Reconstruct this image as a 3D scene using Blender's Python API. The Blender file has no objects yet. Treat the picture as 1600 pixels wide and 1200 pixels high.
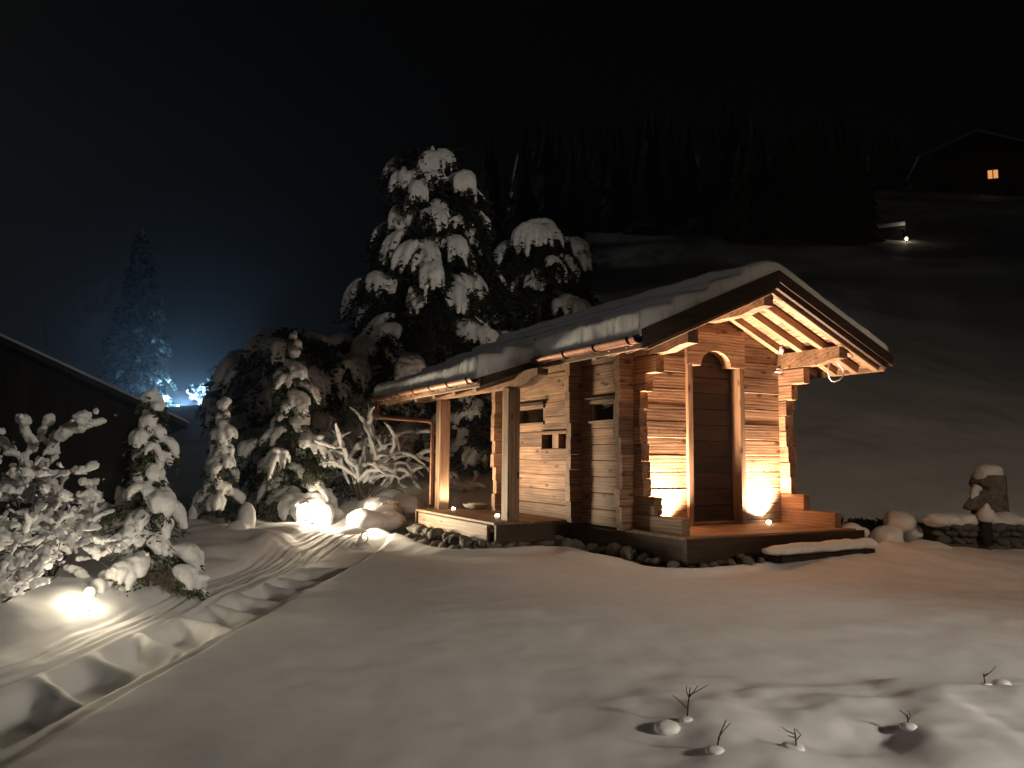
import bpy, math, random
import numpy as np
from mathutils import Vector, Matrix
rng = np.random.default_rng(7); random.seed(7)
S = bpy.context.scene; COL = S.collection
R_ = math.radians

# ------------------------------------------------------------------ camera
CZ = 1.15
pitch, roll = math.atan(115 / 1200), .0095
fw = Vector((0, math.cos(pitch), math.sin(pitch))); r0 = Vector((1, 0, 0)); u0 = r0.cross(fw)
rt = r0 * math.cos(roll) + u0 * math.sin(roll); up = u0 * math.cos(roll) - r0 * math.sin(roll)
cam = bpy.data.objects.new('camera', bpy.data.cameras.new('camera')); COL.objects.link(cam)
cam.matrix_world = Matrix(((rt.x, up.x, -fw.x, 0), (rt.y, up.y, -fw.y, 0), (rt.z, up.z, -fw.z, CZ), (0, 0, 0, 1)))
cam.data.sensor_width = 36; cam.data.lens = 27; cam.data.clip_end = 600; cam.data.clip_start = .05
S.camera = cam

# ------------------------------------------------------------------ night sky, moonlight behind the cloud, exposure
SUN_EL, SUN_AZ = R_(12), R_(-80)          # azimuth from +Y, clockwise
w = bpy.data.worlds.new('World'); S.world = w; w.use_nodes = True
nt = w.node_tree; bg = nt.nodes['Background']
sky = nt.nodes.new('ShaderNodeTexSky'); sky.sky_type = 'NISHITA'; sky.sun_disc = False
sky.sun_elevation = SUN_EL; sky.sun_rotation = SUN_AZ; sky.air_density = 1; sky.dust_density = 3
hs = nt.nodes.new('ShaderNodeHueSaturation'); hs.inputs['Saturation'].default_value = .45
nt.links.new(sky.outputs[0], hs.inputs['Color']); nt.links.new(hs.outputs[0], bg.inputs[0])
bg.inputs[1].default_value = .0003
sl = bpy.data.lights.new('moonlight', 'SUN'); sl.energy = .115; sl.angle = R_(20); sl.color = (1, .95, .86)
so = bpy.data.objects.new('moonlight', sl); COL.objects.link(so)
sd = Vector((math.sin(SUN_AZ) * math.cos(SUN_EL), math.cos(SUN_AZ) * math.cos(SUN_EL), math.sin(SUN_EL)))
so.rotation_euler = (-sd).to_track_quat('-Z', 'Y').to_euler()
S.view_settings.view_transform = 'Standard'; S.view_settings.look = 'None'
S.view_settings.gamma = 1; S.view_settings.exposure = 0; S.view_settings.use_curve_mapping = False
LAWN = 2650.; TREES = 2800.; SLOPE = 1300.  # powers of the added fill lamps behind the camera
S.render.engine = 'CYCLES'
cy = S.cycles; cy.use_denoising = True; cy.max_bounces = 5; cy.diffuse_bounces = 3; cy.glossy_bounces = 3
cy.transmission_bounces = 4; cy.volume_bounces = 0; cy.sample_clamp_indirect = 4; cy.caustics_reflective = False; cy.caustics_refractive = False
cy.use_light_tree = True; cy.use_adaptive_sampling = True; cy.adaptive_threshold = .03

# ------------------------------------------------------------------ noise
def _h(*a):
    n = np.zeros_like(a[0], dtype=np.int64)
    for k, v in zip((374761393, 668265263, 2147483647, 1274126177), a): n = n + v.astype(np.int64) * k
    n = (n ^ (n >> 13)) * 1274126177; n = n ^ (n >> 16)
    return (n & 0xffffff) / float(0xffffff)
def noise2(x, y, s=0):
    xi, yi = np.floor(x), np.floor(y); fx, fy = x - xi, y - yi
    fx = fx * fx * fx * (fx * (fx * 6 - 15) + 10); fy = fy * fy * fy * (fy * (fy * 6 - 15) + 10); z = np.full_like(xi, s)
    a = _h(xi, yi, z); b = _h(xi + 1, yi, z); c = _h(xi, yi + 1, z); d = _h(xi + 1, yi + 1, z)
    return (a + (b - a) * fx) * (1 - fy) + (c + (d - c) * fx) * fy - .5
def fbm2(x, y, s=0, o=3):
    r = 0; a = 1.
    for i in range(o): r = r + a * noise2(x * 2 ** i, y * 2 ** i, s + i); a *= .5
    return r
def noise3(p, s=0):
    pi = np.floor(p); f = p - pi; f = f * f * (3 - 2 * f); r = 0
    for dx in (0, 1):
        for dy in (0, 1):
            for dz in (0, 1):
                q = _h(pi[:, 0] + dx, pi[:, 1] + dy, pi[:, 2] + dz, np.full(len(p), s))
                r = r + q * (f[:, 0] if dx else 1 - f[:, 0]) * (f[:, 1] if dy else 1 - f[:, 1]) * (f[:, 2] if dz else 1 - f[:, 2])
    return r - .5
def sstep(a, b, x):
    t = np.clip((x - a) / (b - a), 0, 1); return t * t * (3 - 2 * t)

# ------------------------------------------------------------------ materials
def new_mat(name):
    m = bpy.data.materials.new(name); m.use_nodes = True
    return m, m.node_tree.nodes, m.node_tree.links, m.node_tree.nodes['Principled BSDF']
def N(ns, t, **k):
    n = ns.new(t)
    for a, v in k.items():
        if a in n.inputs: n.inputs[a].default_value = v
        else: setattr(n, a, v)
    return n
def ramp(ns, stops):
    r = ns.new('ShaderNodeValToRGB'); e = r.color_ramp.elements
    while len(e) < len(stops): e.new(.5)
    for el, (p, c) in zip(e, stops): el.position = p; el.color = (*c, 1)
    return r
MAT = {}
def snow_mat(name, col=(.86, .87, .89), s1=9, s2=90, strength=.25, dist=.03):
    m, ns, ln, b = new_mat(name)
    tc = N(ns, 'ShaderNodeTexCoord')
    n1 = N(ns, 'ShaderNodeTexNoise', Scale=s1, Detail=4.); n2 = N(ns, 'ShaderNodeTexNoise', Scale=s2, Detail=2.)
    for n in (n1, n2): ln.new(tc.outputs['Object'], n.inputs['Vector'])
    mx = N(ns, 'ShaderNodeMath', operation='MULTIPLY_ADD'); mx.inputs[1].default_value = .12
    ln.new(n2.outputs[0], mx.inputs[0]); ln.new(n1.outputs[0], mx.inputs[2])
    bp = N(ns, 'ShaderNodeBump', Strength=strength, Distance=dist); ln.new(mx.outputs[0], bp.inputs['Height']); ln.new(bp.outputs[0], b.inputs['Normal'])
    cr = ramp(ns, [(.3, tuple(c * .93 for c in col)), (.7, col)]); ln.new(n1.outputs[0], cr.inputs[0]); ln.new(cr.outputs[0], b.inputs['Base Color'])
    b.inputs['Roughness'].default_value = .62; b.inputs['Specular IOR Level'].default_value = .25
    MAT[name] = m
snow_mat('snow'); snow_mat('ground_snow', s1=6, s2=150, strength=.16, dist=.03); snow_mat('branch_snow', s1=22, s2=130, strength=.35, dist=.02)

def wood_mat(name, light, mid, dark, ring=14., knots=True, rough=.62, var=.35):
    m, ns, ln, b = new_mat(name)
    tc = N(ns, 'ShaderNodeTexCoord'); oi = N(ns, 'ShaderNodeObjectInfo')
    off = N(ns, 'ShaderNodeVectorMath', operation='SCALE'); off.inputs[0].default_value = (37., 11., 23.); ln.new(oi.outputs['Random'], off.inputs['Scale'])
    ad = N(ns, 'ShaderNodeVectorMath', operation='ADD'); ln.new(tc.outputs['Object'], ad.inputs[0]); ln.new(off.outputs[0], ad.inputs[1])
    def mp(s):
        q = N(ns, 'ShaderNodeMapping'); q.inputs['Scale'].default_value = s; ln.new(ad.outputs[0], q.inputs['Vector']); return q
    m1 = mp((.16, 1, 1)); wv = N(ns, 'ShaderNodeTexWave', wave_type='RINGS', rings_direction='X', Scale=ring, Distortion=4.5, Detail=3.5)
    wv.inputs['Detail Scale'].default_value = 1.3; ln.new(m1.outputs[0], wv.inputs['Vector'])
    m2 = mp((1.3, 26, 26)); n2 = N(ns, 'ShaderNodeTexNoise', Scale=1., Detail=6., Roughness=.7); ln.new(m2.outputs[0], n2.inputs['Vector'])
    m3 = mp((1.1, 5, 5)); n3 = N(ns, 'ShaderNodeTexNoise', Scale=1.4, Detail=2.); ln.new(m3.outputs[0], n3.inputs['Vector'])
    mixg = N(ns, 'ShaderNodeMath', operation='MULTIPLY_ADD'); mixg.inputs[1].default_value = .17; ln.new(wv.outputs['Fac'], mixg.inputs[0])
    sc = N(ns, 'ShaderNodeMath', operation='MULTIPLY'); sc.inputs[1].default_value = .9; ln.new(n2.outputs[0], sc.inputs[0]); ln.new(sc.outputs[0], mixg.inputs[2])
    cr = ramp(ns, [(.28, dark), (.5, mid), (.72, light)]); ln.new(mixg.outputs[0], cr.inputs[0])
    # board to board variation and blotches
    v1 = N(ns, 'ShaderNodeMapRange'); v1.inputs['To Min'].default_value = 1 - var; v1.inputs['To Max'].default_value = 1 + var * .6
    rnd = N(ns, 'ShaderNodeTexWhiteNoise', noise_dimensions='1D'); ln.new(oi.outputs['Random'], rnd.inputs['W']); ln.new(rnd.outputs['Value'], v1.inputs['Value'])
    v2 = N(ns, 'ShaderNodeMapRange'); v2.inputs['From Min'].default_value = .3; v2.inputs['From Max'].default_value = .7; v2.inputs['To Min'].default_value = .6; v2.inputs['To Max'].default_value = 1.15; ln.new(n3.outputs[0], v2.inputs['Value'])
    vm = N(ns, 'ShaderNodeMath', operation='MULTIPLY'); ln.new(v1.outputs[0], vm.inputs[0]); ln.new(v2.outputs[0], vm.inputs[1])
    out = cr.outputs[0]
    if knots:
        m4 = mp((3.0, 6.6, 6.6)); vo = N(ns, 'ShaderNodeTexVoronoi', Scale=1.); vo.inputs['Randomness'].default_value = 1.; ln.new(m4.outputs[0], vo.inputs['Vector'])
        kr = ramp(ns, [(.0, (.08, .05, .035)), (.09, (.20, .12, .08)), (.15, (.75, .62, .52)), (.21, (1, 1, 1))]); ln.new(vo.outputs['Distance'], kr.inputs[0])
        km = N(ns, 'ShaderNodeMixRGB', blend_type='MULTIPLY'); km.inputs[0].default_value = .85; ln.new(out, km.inputs[1]); ln.new(kr.outputs[0], km.inputs[2]); out = km.outputs[0]
    fm = N(ns, 'ShaderNodeVectorMath', operation='SCALE'); ln.new(out, fm.inputs[0]); ln.new(vm.outputs[0], fm.inputs['Scale'])
    ln.new(fm.outputs[0], b.inputs['Base Color'])
    bp = N(ns, 'ShaderNodeBump', Strength=.5, Distance=.006); ln.new(mixg.outputs[0], bp.inputs['Height']); ln.new(bp.outputs[0], b.inputs['Normal'])
    b.inputs['Roughness'].default_value = rough; b.inputs['Specular IOR Level'].default_value = .3
    MAT[name] = m
wood_mat('larch', (.42, .265, .165), (.28, .158, .09), (.10, .05, .028), ring=9)
wood_mat('larch_post', (.38, .25, .155), (.28, .165, .095), (.13, .07, .04), ring=7)
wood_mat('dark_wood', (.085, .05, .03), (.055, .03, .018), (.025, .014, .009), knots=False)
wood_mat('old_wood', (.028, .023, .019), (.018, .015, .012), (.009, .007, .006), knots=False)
wood_mat('door_wood', (.08, .042, .025), (.05, .026, .016), (.025, .013, .008))
wood_mat('deck_wood', (.36, .23, .14), (.27, .16, .09), (.14, .08, .045), knots=False)

def plain(name, col, rough=.6, metal=0., n=8., amt=.25, bump=.2, spec=.3, dist=.02):
    m, ns, ln, b = new_mat(name)
    tc = N(ns, 'ShaderNodeTexCoord'); no = N(ns, 'ShaderNodeTexNoise', Scale=n, Detail=5.); ln.new(tc.outputs['Object'], no.inputs['Vector'])
    cr = ramp(ns, [(.3, tuple(c * (1 - amt) for c in col)), (.7, tuple(min(1, c * (1 + amt)) for c in col))]); ln.new(no.outputs[0], cr.inputs[0]); ln.new(cr.outputs[0], b.inputs['Base Color'])
    bp = N(ns, 'ShaderNodeBump', Strength=bump, Distance=dist); ln.new(no.outputs[0], bp.inputs['Height']); ln.new(bp.outputs[0], b.inputs['Normal'])
    b.inputs['Roughness'].default_value = rough; b.inputs['Metallic'].default_value = metal; b.inputs['Specular IOR Level'].default_value = spec
    MAT[name] = m; return m
plain('copper', (.20, .10, .065), rough=.55, metal=1., n=6, amt=.3, bump=.08)
plain('steel', (.5, .5, .5), rough=.3, metal=1., n=20, amt=.1, bump=.02)
plain('bark', (.075, .052, .036), rough=.9, n=14, amt=.4, bump=.6)
plain('twig', (.06, .042, .03), rough=.85, n=20, amt=.3, bump=.3)
plain('needles', (.045, .062, .026), rough=.7, n=5, amt=.4, bump=0)
plain('dark_needles', (.018, .024, .013), rough=.75, n=5, amt=.4, bump=0)
plain('stone', (.14, .135, .12), rough=.85, n=9, amt=.45, bump=.6, dist=.03)
plain('carved_stone', (.16, .145, .125), rough=.9, n=14, amt=.45, bump=.7, dist=.03)
plain('soil', (.035, .028, .022), rough=.95, n=25, amt=.5, bump=.7)
plain('white_plastic', (.75, .75, .74), rough=.35, n=5, amt=.03, bump=0)
plain('black_metal', (.02, .02, .02), rough=.45, n=20, amt=.2, bump=.02)
plain('roofing', (.06, .045, .035), rough=.8, n=10, amt=.4, bump=.4)
plain('plaster', (.5, .45, .38), rough=.8, n=8, amt=.08, bump=.1)
plain('ceramic', (.45, .44, .4), rough=.3, n=6, amt=.1, bump=0)
m, ns, ln, b = new_mat('glass'); b.inputs['Base Color'].default_value = (.8, .85, .85, 1); b.inputs['Roughness'].default_value = .02; b.inputs['Transmission Weight'].default_value = 1.; b.inputs['IOR'].default_value = 1.5; MAT['glass'] = m
def glow(name, col, st):
    m, ns, ln, b = new_mat(name); b.inputs['Base Color'].default_value = (.02, .02, .02, 1)
    b.inputs['Emission Color'].default_value = (*col, 1); b.inputs['Emission Strength'].default_value = st; MAT[name] = m
WARM = (1, .71, .49); NEUT = (1, .83, .57); BLUE = (.32, .62, 1)
glow('lens_warm', (1, .8, .55), 60); glow('lens_neutral', (1, .9, .7), 22); glow('lens_blue', (.6, .8, 1), 60); glow('lit_window', (1, .42, .14), 1.0); glow('lens_small', (1, .82, .5), 5)

# ------------------------------------------------------------------ objects
def link(o, parent=None):
    COL.objects.link(o)
    if parent is not None: o.parent = parent
    return o
def mk(name, v, f, mat, parent=None, smooth=False, loc=None, rot=None):
    me = bpy.data.meshes.new(name); me.from_pydata([tuple(p) for p in v] if not isinstance(v, np.ndarray) else v.tolist(), [], f if not isinstance(f, np.ndarray) else f.tolist())
    me.materials.append(MAT[mat])
    if smooth: me.shade_smooth()
    o = bpy.data.objects.new(name, me); link(o, parent)
    if loc is not None: o.location = loc
    if rot is not None: o.rotation_euler = rot
    return o
def put(name, me, parent=None, loc=(0, 0, 0), rot=(0, 0, 0), scale=(1, 1, 1)):
    o = bpy.data.objects.new(name, me); link(o, parent); o.location = loc; o.rotation_euler = rot; o.scale = scale; return o
def tag(o, label, cat, group=None):
    o['label'] = label; o['category'] = cat
    if group: o['group'] = group
    return o
def thing(name, label, cat, loc=(0, 0, 0), rz=0., group=None):
    o = bpy.data.objects.new(name, None); o.empty_display_size = .1; link(o); o.location = loc; o.rotation_euler = (0, 0, rz); return tag(o, label, cat, group)

def box_geo(x0, x1, y0, y1, z0, z1):
    v = [(x0, y0, z0), (x1, y0, z0), (x1, y1, z0), (x0, y1, z0), (x0, y0, z1), (x1, y0, z1), (x1, y1, z1), (x0, y1, z1)]
    f = [(0, 3, 2, 1), (4, 5, 6, 7), (0, 1, 5, 4), (1, 2, 6, 5), (2, 3, 7, 6), (3, 0, 4, 7)]
    return v, f
_beam = {}
def beam_mesh(L, W, H, c, mat):
    k = (round(L, 3), W, H, c, mat)
    if k not in _beam:
        pr = [(-W/2 + c, -H/2), (W/2 - c, -H/2), (W/2, -H/2 + c), (W/2, H/2 - c), (W/2 - c, H/2), (-W/2 + c, H/2), (-W/2, H/2 - c), (-W/2, -H/2 + c)]
        v = [(s * L / 2, a, b_) for s in (-1, 1) for a, b_ in pr]
        f = [tuple(range(7, -1, -1)), tuple(range(8, 16))] + [(i, (i + 1) % 8, 8 + (i + 1) % 8, 8 + i) for i in range(8)]
        me = bpy.data.meshes.new('beam'); me.from_pydata(v, [], f); me.materials.append(MAT[mat]); _beam[k] = me
    return _beam[k]
def beam(name, p0, p1, W, H, mat, parent, c=.007):
    p0, p1 = Vector(p0), Vector(p1); d = p1 - p0
    return put(name, beam_mesh(d.length, W, H, c, mat), parent, (p0 + p1) / 2, d.to_track_quat('X', 'Z').to_euler())
def prism(name, poly, axis, a0, a1, mat, parent):
    """polygon in the two other axes, extruded along axis (0 x: poly=(y,z); 1 y: poly=(x,z); 2 z: poly=(x,y)); origin at its centre"""
    c = np.mean(np.array(poly), 0); n = len(poly); L = (a1 - a0) / 2
    def P(p, a):
        q = (p[0] - c[0], p[1] - c[1]); return {0: (a, q[0], q[1]), 1: (q[0], a, q[1]), 2: (q[0], q[1], a)}[axis]
    v = [P(p, -L) for p in poly] + [P(p, L) for p in poly]
    f = [tuple(range(n)), tuple(range(2 * n - 1, n - 1, -1))] + [(i, n + i, n + (i + 1) % n, (i + 1) % n) for i in range(n)]
    loc = {0: ((a0 + a1) / 2, c[0], c[1]), 1: (c[0], (a0 + a1) / 2, c[1]), 2: (c[0], c[1], (a0 + a1) / 2)}[axis]
    o = mk(name, v, f, mat, parent, loc=loc)
    import bmesh
    bm = bmesh.new(); bm.from_mesh(o.data); bmesh.ops.recalc_face_normals(bm, faces=bm.faces); bm.to_mesh(o.data); bm.free(); return o
def tube_geo(pts, rad, n=8, cap=True):
    pts = [Vector(p) for p in pts]; v = []; f = []
    if not hasattr(rad, '__len__'): rad = [rad] * len(pts)
    t0 = (pts[1] - pts[0]).normalized(); nrm = t0.orthogonal().normalized()
    for i, p in enumerate(pts):
        t = (pts[min(i + 1, len(pts) - 1)] - pts[max(i - 1, 0)]).normalized()
        nrm = (nrm - t * nrm.dot(t)).normalized(); bn = t.cross(nrm)
        for k in range(n):
            a = 2 * math.pi * k / n; v.append(tuple(p + (nrm * math.cos(a) + bn * math.sin(a)) * rad[i]))
    for i in range(len(pts) - 1):
        for k in range(n): f.append((i * n + k, i * n + (k + 1) % n, (i + 1) * n + (k + 1) % n, (i + 1) * n + k))
    if cap: f += [tuple(range(n - 1, -1, -1)), tuple(range((len(pts) - 1) * n, len(pts) * n))]
    return v, f
class MB:
    def __init__(s): s.v = []; s.f = []
    def add(s, g):
        o = len(s.v); s.v += list(g[0]); s.f += [tuple(i + o for i in q) for q in g[1]]; return s
    def build(s, name, mat, parent=None, smooth=False, **k): return mk(name, s.v, s.f, mat, parent, smooth, **k)
def lathe(prof, n=20):
    v = []; f = []
    for r, z in prof:
        for k in range(n): v.append((r * math.cos(2 * math.pi * k / n), r * math.sin(2 * math.pi * k / n), z))
    for i in range(len(prof) - 1):
        for k in range(n): f.append((i * n + k, i * n + (k + 1) % n, (i + 1) * n + (k + 1) % n, (i + 1) * n + k))
    return v, f

# ---- blobs of snow, fused by a voxel remesh
import bmesh
_b = bmesh.new(); bmesh.ops.create_icosphere(_b, subdivisions=2, radius=1)
ICO_V = np.array([v.co[:] for v in _b.verts]); ICO_F = np.array([[v.index for v in f.verts] for f in _b.faces]); _b.free()
def blob_arrays(bl):
    """bl rows: x y z rx ry rz"""
    bl = np.array(bl, float); n = len(bl)
    v = ICO_V[None] * bl[:, None, 3:6] + bl[:, None, 0:3]
    f = ICO_F[None] + (np.arange(n) * len(ICO_V))[:, None, None]
    return v.reshape(-1, 3), f.reshape(-1, 3)
def fast_mesh(name, v, f):
    me = bpy.data.meshes.new(name); v = np.asarray(v, np.float32); f = np.asarray(f, np.int32); k = f.shape[1]
    me.vertices.add(len(v)); me.vertices.foreach_set('co', v.ravel()); me.loops.add(f.size); me.loops.foreach_set('vertex_index', f.ravel())
    me.polygons.add(len(f)); me.polygons.foreach_set('loop_start', np.arange(0, f.size, k, dtype=np.int32)); me.update(calc_edges=True); return me
def snow_blobs(name, bl, voxel, parent, mat='branch_snow', smooth=4, lump=.0, lscale=8., seed=0):
    v, f = blob_arrays(bl); tmp = bpy.data.objects.new('tmp', fast_mesh('tmp', v, f)); COL.objects.link(tmp)
    md = tmp.modifiers.new('r', 'REMESH'); md.mode = 'VOXEL'; md.voxel_size = voxel
    ms = tmp.modifiers.new('s', 'SMOOTH'); ms.factor = .5; ms.iterations = smooth
    dg = bpy.context.evaluated_depsgraph_get(); me = bpy.data.meshes.new_from_object(tmp.evaluated_get(dg)); old = tmp.data
    bpy.data.objects.remove(tmp); bpy.data.meshes.remove(old)
    if lump > 0:
        n = len(me.vertices); co = np.empty(n * 3, np.float32); me.vertices.foreach_get('co', co); co = co.reshape(-1, 3).astype(float)
        nr = np.empty(n * 3, np.float32); me.vertex_normals.foreach_get('vector', nr); nr = nr.reshape(-1, 3)
        d = noise3(co * lscale, seed) + .5 * noise3(co * lscale * 2.3, seed + 1); co += nr * (d * lump * 2)[:, None]
        me.vertices.foreach_set('co', co.astype(np.float32).ravel()); me.update()
    me.name = name; me.materials.clear(); me.materials.append(MAT[mat]); me.shade_smooth()
    o = bpy.data.objects.new(name, me)
    if name == 'snow_load': o['kind'] = 'stuff'
    return link(o, parent)
def blades(name, pos, dirs, length, width, mat, parent):
    """leaf-shaped thin quads: pos n3, dirs n3 unit"""
    pos = np.array(pos, float); d = np.array(dirs, float); d /= np.linalg.norm(d, axis=1)[:, None] + 1e-9; n = len(pos)
    r = rng.normal(size=(n, 3)); s = np.cross(d, r); s /= np.linalg.norm(s, axis=1)[:, None] + 1e-9
    L = (length * rng.uniform(.6, 1.3, n))[:, None]; W = (width * rng.uniform(.7, 1.3, n))[:, None]
    v = np.stack([pos, pos + d * L * .45 + s * W, pos + d * L, pos + d * L * .45 - s * W], 1).reshape(-1, 3)
    me = fast_mesh(name, v, np.arange(n * 4).reshape(-1, 4)); me.materials.append(MAT[mat])
    return link(bpy.data.objects.new(name, me), parent)

# ------------------------------------------------------------------ cabin frame
YAW = R_(27.8); DZ = .35
O = Vector((3.505, 10.065, DZ)); cX = Vector((math.cos(YAW), math.sin(YAW), 0)); cY = Vector((-math.sin(YAW), math.cos(YAW), 0))
def fromcab(x, y, z=0.): return O + cX * x + cY * y + Vector((0, 0, z))

# ------------------------------------------------------------------ terrain
def seg_dist(px, py, ax, ay, bx, by):
    t = np.clip(((px - ax) * (bx - ax) + (py - ay) * (by - ay)) / ((bx - ax) ** 2 + (by - ay) ** 2), 0, 1)
    return np.hypot(px - ax - t * (bx - ax), py - ay - t * (by - ay))
def pit_sdf(x, y):
    dx, dy = x - O.x, y - O.y; u = dx * cX.x + dy * cX.y; v = dx * cY.x + dy * cY.y
    wob = .10 * fbm2(x * 1.7, y * 1.7, 50, 2)
    def rb(x0, x1, y0, y1, r=.3):
        qx = np.abs(u - (x0 + x1) / 2) - (x1 - x0) / 2 + r; qy = np.abs(v - (y0 + y1) / 2) - (y1 - y0) / 2 + r
        return np.hypot(np.maximum(qx, 0), np.maximum(qy, 0)) + np.minimum(np.maximum(qx, qy), 0) - r
    return np.minimum(rb(-2.72, .40, -1.14, 3.7), rb(-3.95, -1.5, .95, 4.35)) + wob
PRINTS = [(-2.31 + .055 * (.55 * i - 1.1) + (.02 if i % 2 else -.02), 2.65 + .55 * i + .04 * math.sin(i * 2.3)) for i in range(11)]
def ground(x, y):
    x = np.asarray(x, float); y = np.asarray(y, float)
    z = .07 * fbm2(x * .45, y * .45, 1, 2) + .022 * fbm2(x * 1.9, y * 1.9, 5, 3) + .003 * fbm2(x * 7, y * 5, 8, 2)
    near = sstep(16, 12, y)
    # near bed of buried plants, right foreground
    bed = sstep(4.35, 3.75, y + .12 * np.sin(x * 2.1) + .25 * noise2(x * 2, y * 2, 61)) * sstep(.2, .9, x)
    z = z + bed * (.05 + .07 * fbm2(x * 2.3 + 3, y * 2.3, 23, 2) + .022 * fbm2(x * 6, y * 6, 24, 3))
    z = z + .05 * sstep(2.0, 4.5, x) * sstep(4, 6, y) * fbm2(x * 2.2, y * 2.2, 31, 3) * near
    # planted bank on the left
    edge = -2.95 + .05 * (y - 4.5) + .10 * noise2(y * 1.1, y * 0, 9)
    bank = sstep(0, .55, edge - x) * sstep(2, 3.5, y)
    z = z + bank * (.13 + .10 * fbm2(x * 1.8, y * 1.8, 13, 2)) * near
    # path along the bank: ruts and a dug line of steps
    pth = sstep(-3.02, -2.85, x + .02 * (y - 5) * 0) * sstep(-1.86, -1.98, x - .035 * (y - 3)) * sstep(12.2, 10.2, y)
    z = z - .055 * pth
    rt_ = pth * sstep(-2.56, -2.66, x - .055 * (y - 3.75))
    xx = x + .05 * np.sin(y * .8) + .03 * np.sin(y * 1.9 + 1)
    z = z + rt_ * (.011 * np.sin(xx * 46) * (.6 + noise2(x * 3, y * .6, 17)) + .007 * np.sin(xx * 83 + 2 * noise2(y * .7, y * 0, 4)) + .01 * noise2(x * 12, y * 2, 19))
    xp = x - .055 * (y - 3.75) + .02 * noise2(x * 6, y * 6, 90)
    tr = sstep(-2.66, -2.46, xp) * sstep(-2.05, -2.11, xp) * sstep(8.9, 8.2, y)
    z = z - .135 * tr
    for i in range(11):
        yr = 2.40 + .55 * i + .05 * math.sin(i * 2.3); v = y - yr + (.8 + .25 * math.sin(i * 3.1)) * (xp + 2.32) + .05 * noise2(x * 6, y * 6, 110 + i)
        z = z + (.13 + .015 * math.sin(i * 1.3)) * tr * np.exp(-(np.abs(v) / .085) ** 2.4)
    # bank behind the porch, hill behind and to the right
    z = z + .75 * sstep(12.3, 14.2, y + .25 * np.abs(x + .6) - .2) * sstep(-3.4, -2.2, x) * sstep(3.2, 1.2, x)
    d0 = 12.6 + 1.6 * sstep(3.6, 1.6, x) - .5 * sstep(5, 9, x) + 7 * sstep(-2.5, -5, x)
    sl_ = .43 - .30 * sstep(2., -10., x)
    t = y - d0; soft = np.where(t > 1.2, t - .6, np.maximum(t, 0) ** 2 / 2.4)
    hill = soft * sl_
    lc = np.where(y < 40, .165 * np.maximum(y - 22, 0), 2.97 + .075 * (y - 40)) - sstep(58, 80, y) * np.maximum(y - 62, 0) * .12 + .75 * np.exp(-((y - 40) / 1.3) ** 2)
    wl = sstep(-5.5, -9.5, x); hill = hill * (1 - wl) + lc * wl
    z = z + hill + sstep(1, 8, hill) * .6 * fbm2(x * .13, y * .13, 41, 3) + sstep(.1, 2, hill) * .10 * fbm2(x * .9, y * .9, 44, 3)
    # stepped terraces on the right hill
    z = z + sstep(2, 20, x) * sstep(26, 34, y) * (.16 * np.tanh(3 * np.sin((y - .35 * x) * .55)) + .16)
    # snow lip around the cabin's stones
    s = pit_sdf(x, y)
    k = sstep(.0, .24, s)
    z = np.where(s < .8, z * (.35 + .65 * k) + .06 * np.exp(-((s - .2) / .15) ** 2) - .13 * (1 - sstep(-.06, .16, s)), z)
    dx, dy = x - O.x, y - O.y; u = dx * cX.x + dy * cX.y; v = dx * cY.x + dy * cY.y
    z = z + .10 * sstep(-1.9, -.9, u) * sstep(-.6, -1.3, v) * sstep(-.05, .12, s) * sstep(1.6, .3, s)
    return z
def gz(x, y): return float(ground(np.array([x]), np.array([y]))[0])
def axis(segs):
    out = []
    for a, b_, n in segs: out += list(np.linspace(a, b_, n, endpoint=False))
    return np.array(out + [segs[-1][1]])
gx = axis([(-200, -40, 20), (-40, -8, 45), (-8, -3.2, 90), (-3.2, -1.6, 100), (-1.6, 6.5, 230), (6.5, 14, 60), (14, 60, 60), (60, 220, 20)])
gy = axis([(-25, 0, 12), (0, 2, 20), (2, 11.5, 330), (11.5, 18, 100), (18, 45, 90), (45, 120, 70), (120, 320, 16)])
GX, GY = np.meshgrid(gx, gy); GZ = ground(GX.ravel(), GY.ravel())
v = np.stack([GX.ravel(), GY.ravel(), GZ], 1); nx, ny = len(gx), len(gy)
i, j = np.meshgrid(np.arange(nx - 1), np.arange(ny - 1)); a = (j * nx + i).ravel()
me = fast_mesh('snow_ground', v, np.stack([a, a + 1, a + nx + 1, a + nx], 1)); me.materials.append(MAT['ground_snow']); me.shade_smooth()
go = link(bpy.data.objects.new('snow_ground', me)); go['kind'] = 'structure'

# ------------------------------------------------------------------ log cabin
cab = thing('log_cabin', 'small larch log cabin with snowy gabled roof, arched door and side porch', 'cabin', O, YAW)
XL, TH, CH = -2.35, .11, .2
WING = [.83, .37, .175, .165, .14, .115, .105, .125, .22, .42]
def course_pieces(a0, a1, z0, z1, opens):
    cuts = sorted({a0, a1, *[q for o in opens for q in o[:2] if a0 < q < a1]}); out = []
    for s0, s1 in zip(cuts, cuts[1:]):
        mid = (s0 + s1) / 2; iv = [(z0, z1)]
        for (o0, o1, q0, q1) in opens:
            if o0 < mid < o1:
                nv = []
                for p0, p1 in iv:
                    if q0 > p0: nv.append((p0, min(p1, q0)))
                    if q1 < p1: nv.append((max(p0, q1), p1))
                iv = [t for t in nv if t[1] - t[0] > .012]
        for p0, p1 in iv: out.append([s0, s1, p0, p1])
    mer = []
    for s in out:                       # join neighbours of the same height
        if mer and abs(mer[-1][1] - s[0]) < 1e-6 and mer[-1][2:] == s[2:]: mer[-1][1] = s[1]
        else: mer.append(s)
    return mer
WIN1 = (.13, .93, 1.255, 1.505); WIN2 = (2.06, 3.12, 1.285, 1.53); NICHE = (1.42, 2.15, .93, 1.13)
jit = lambda s=.018: random.uniform(-s, s)
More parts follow.
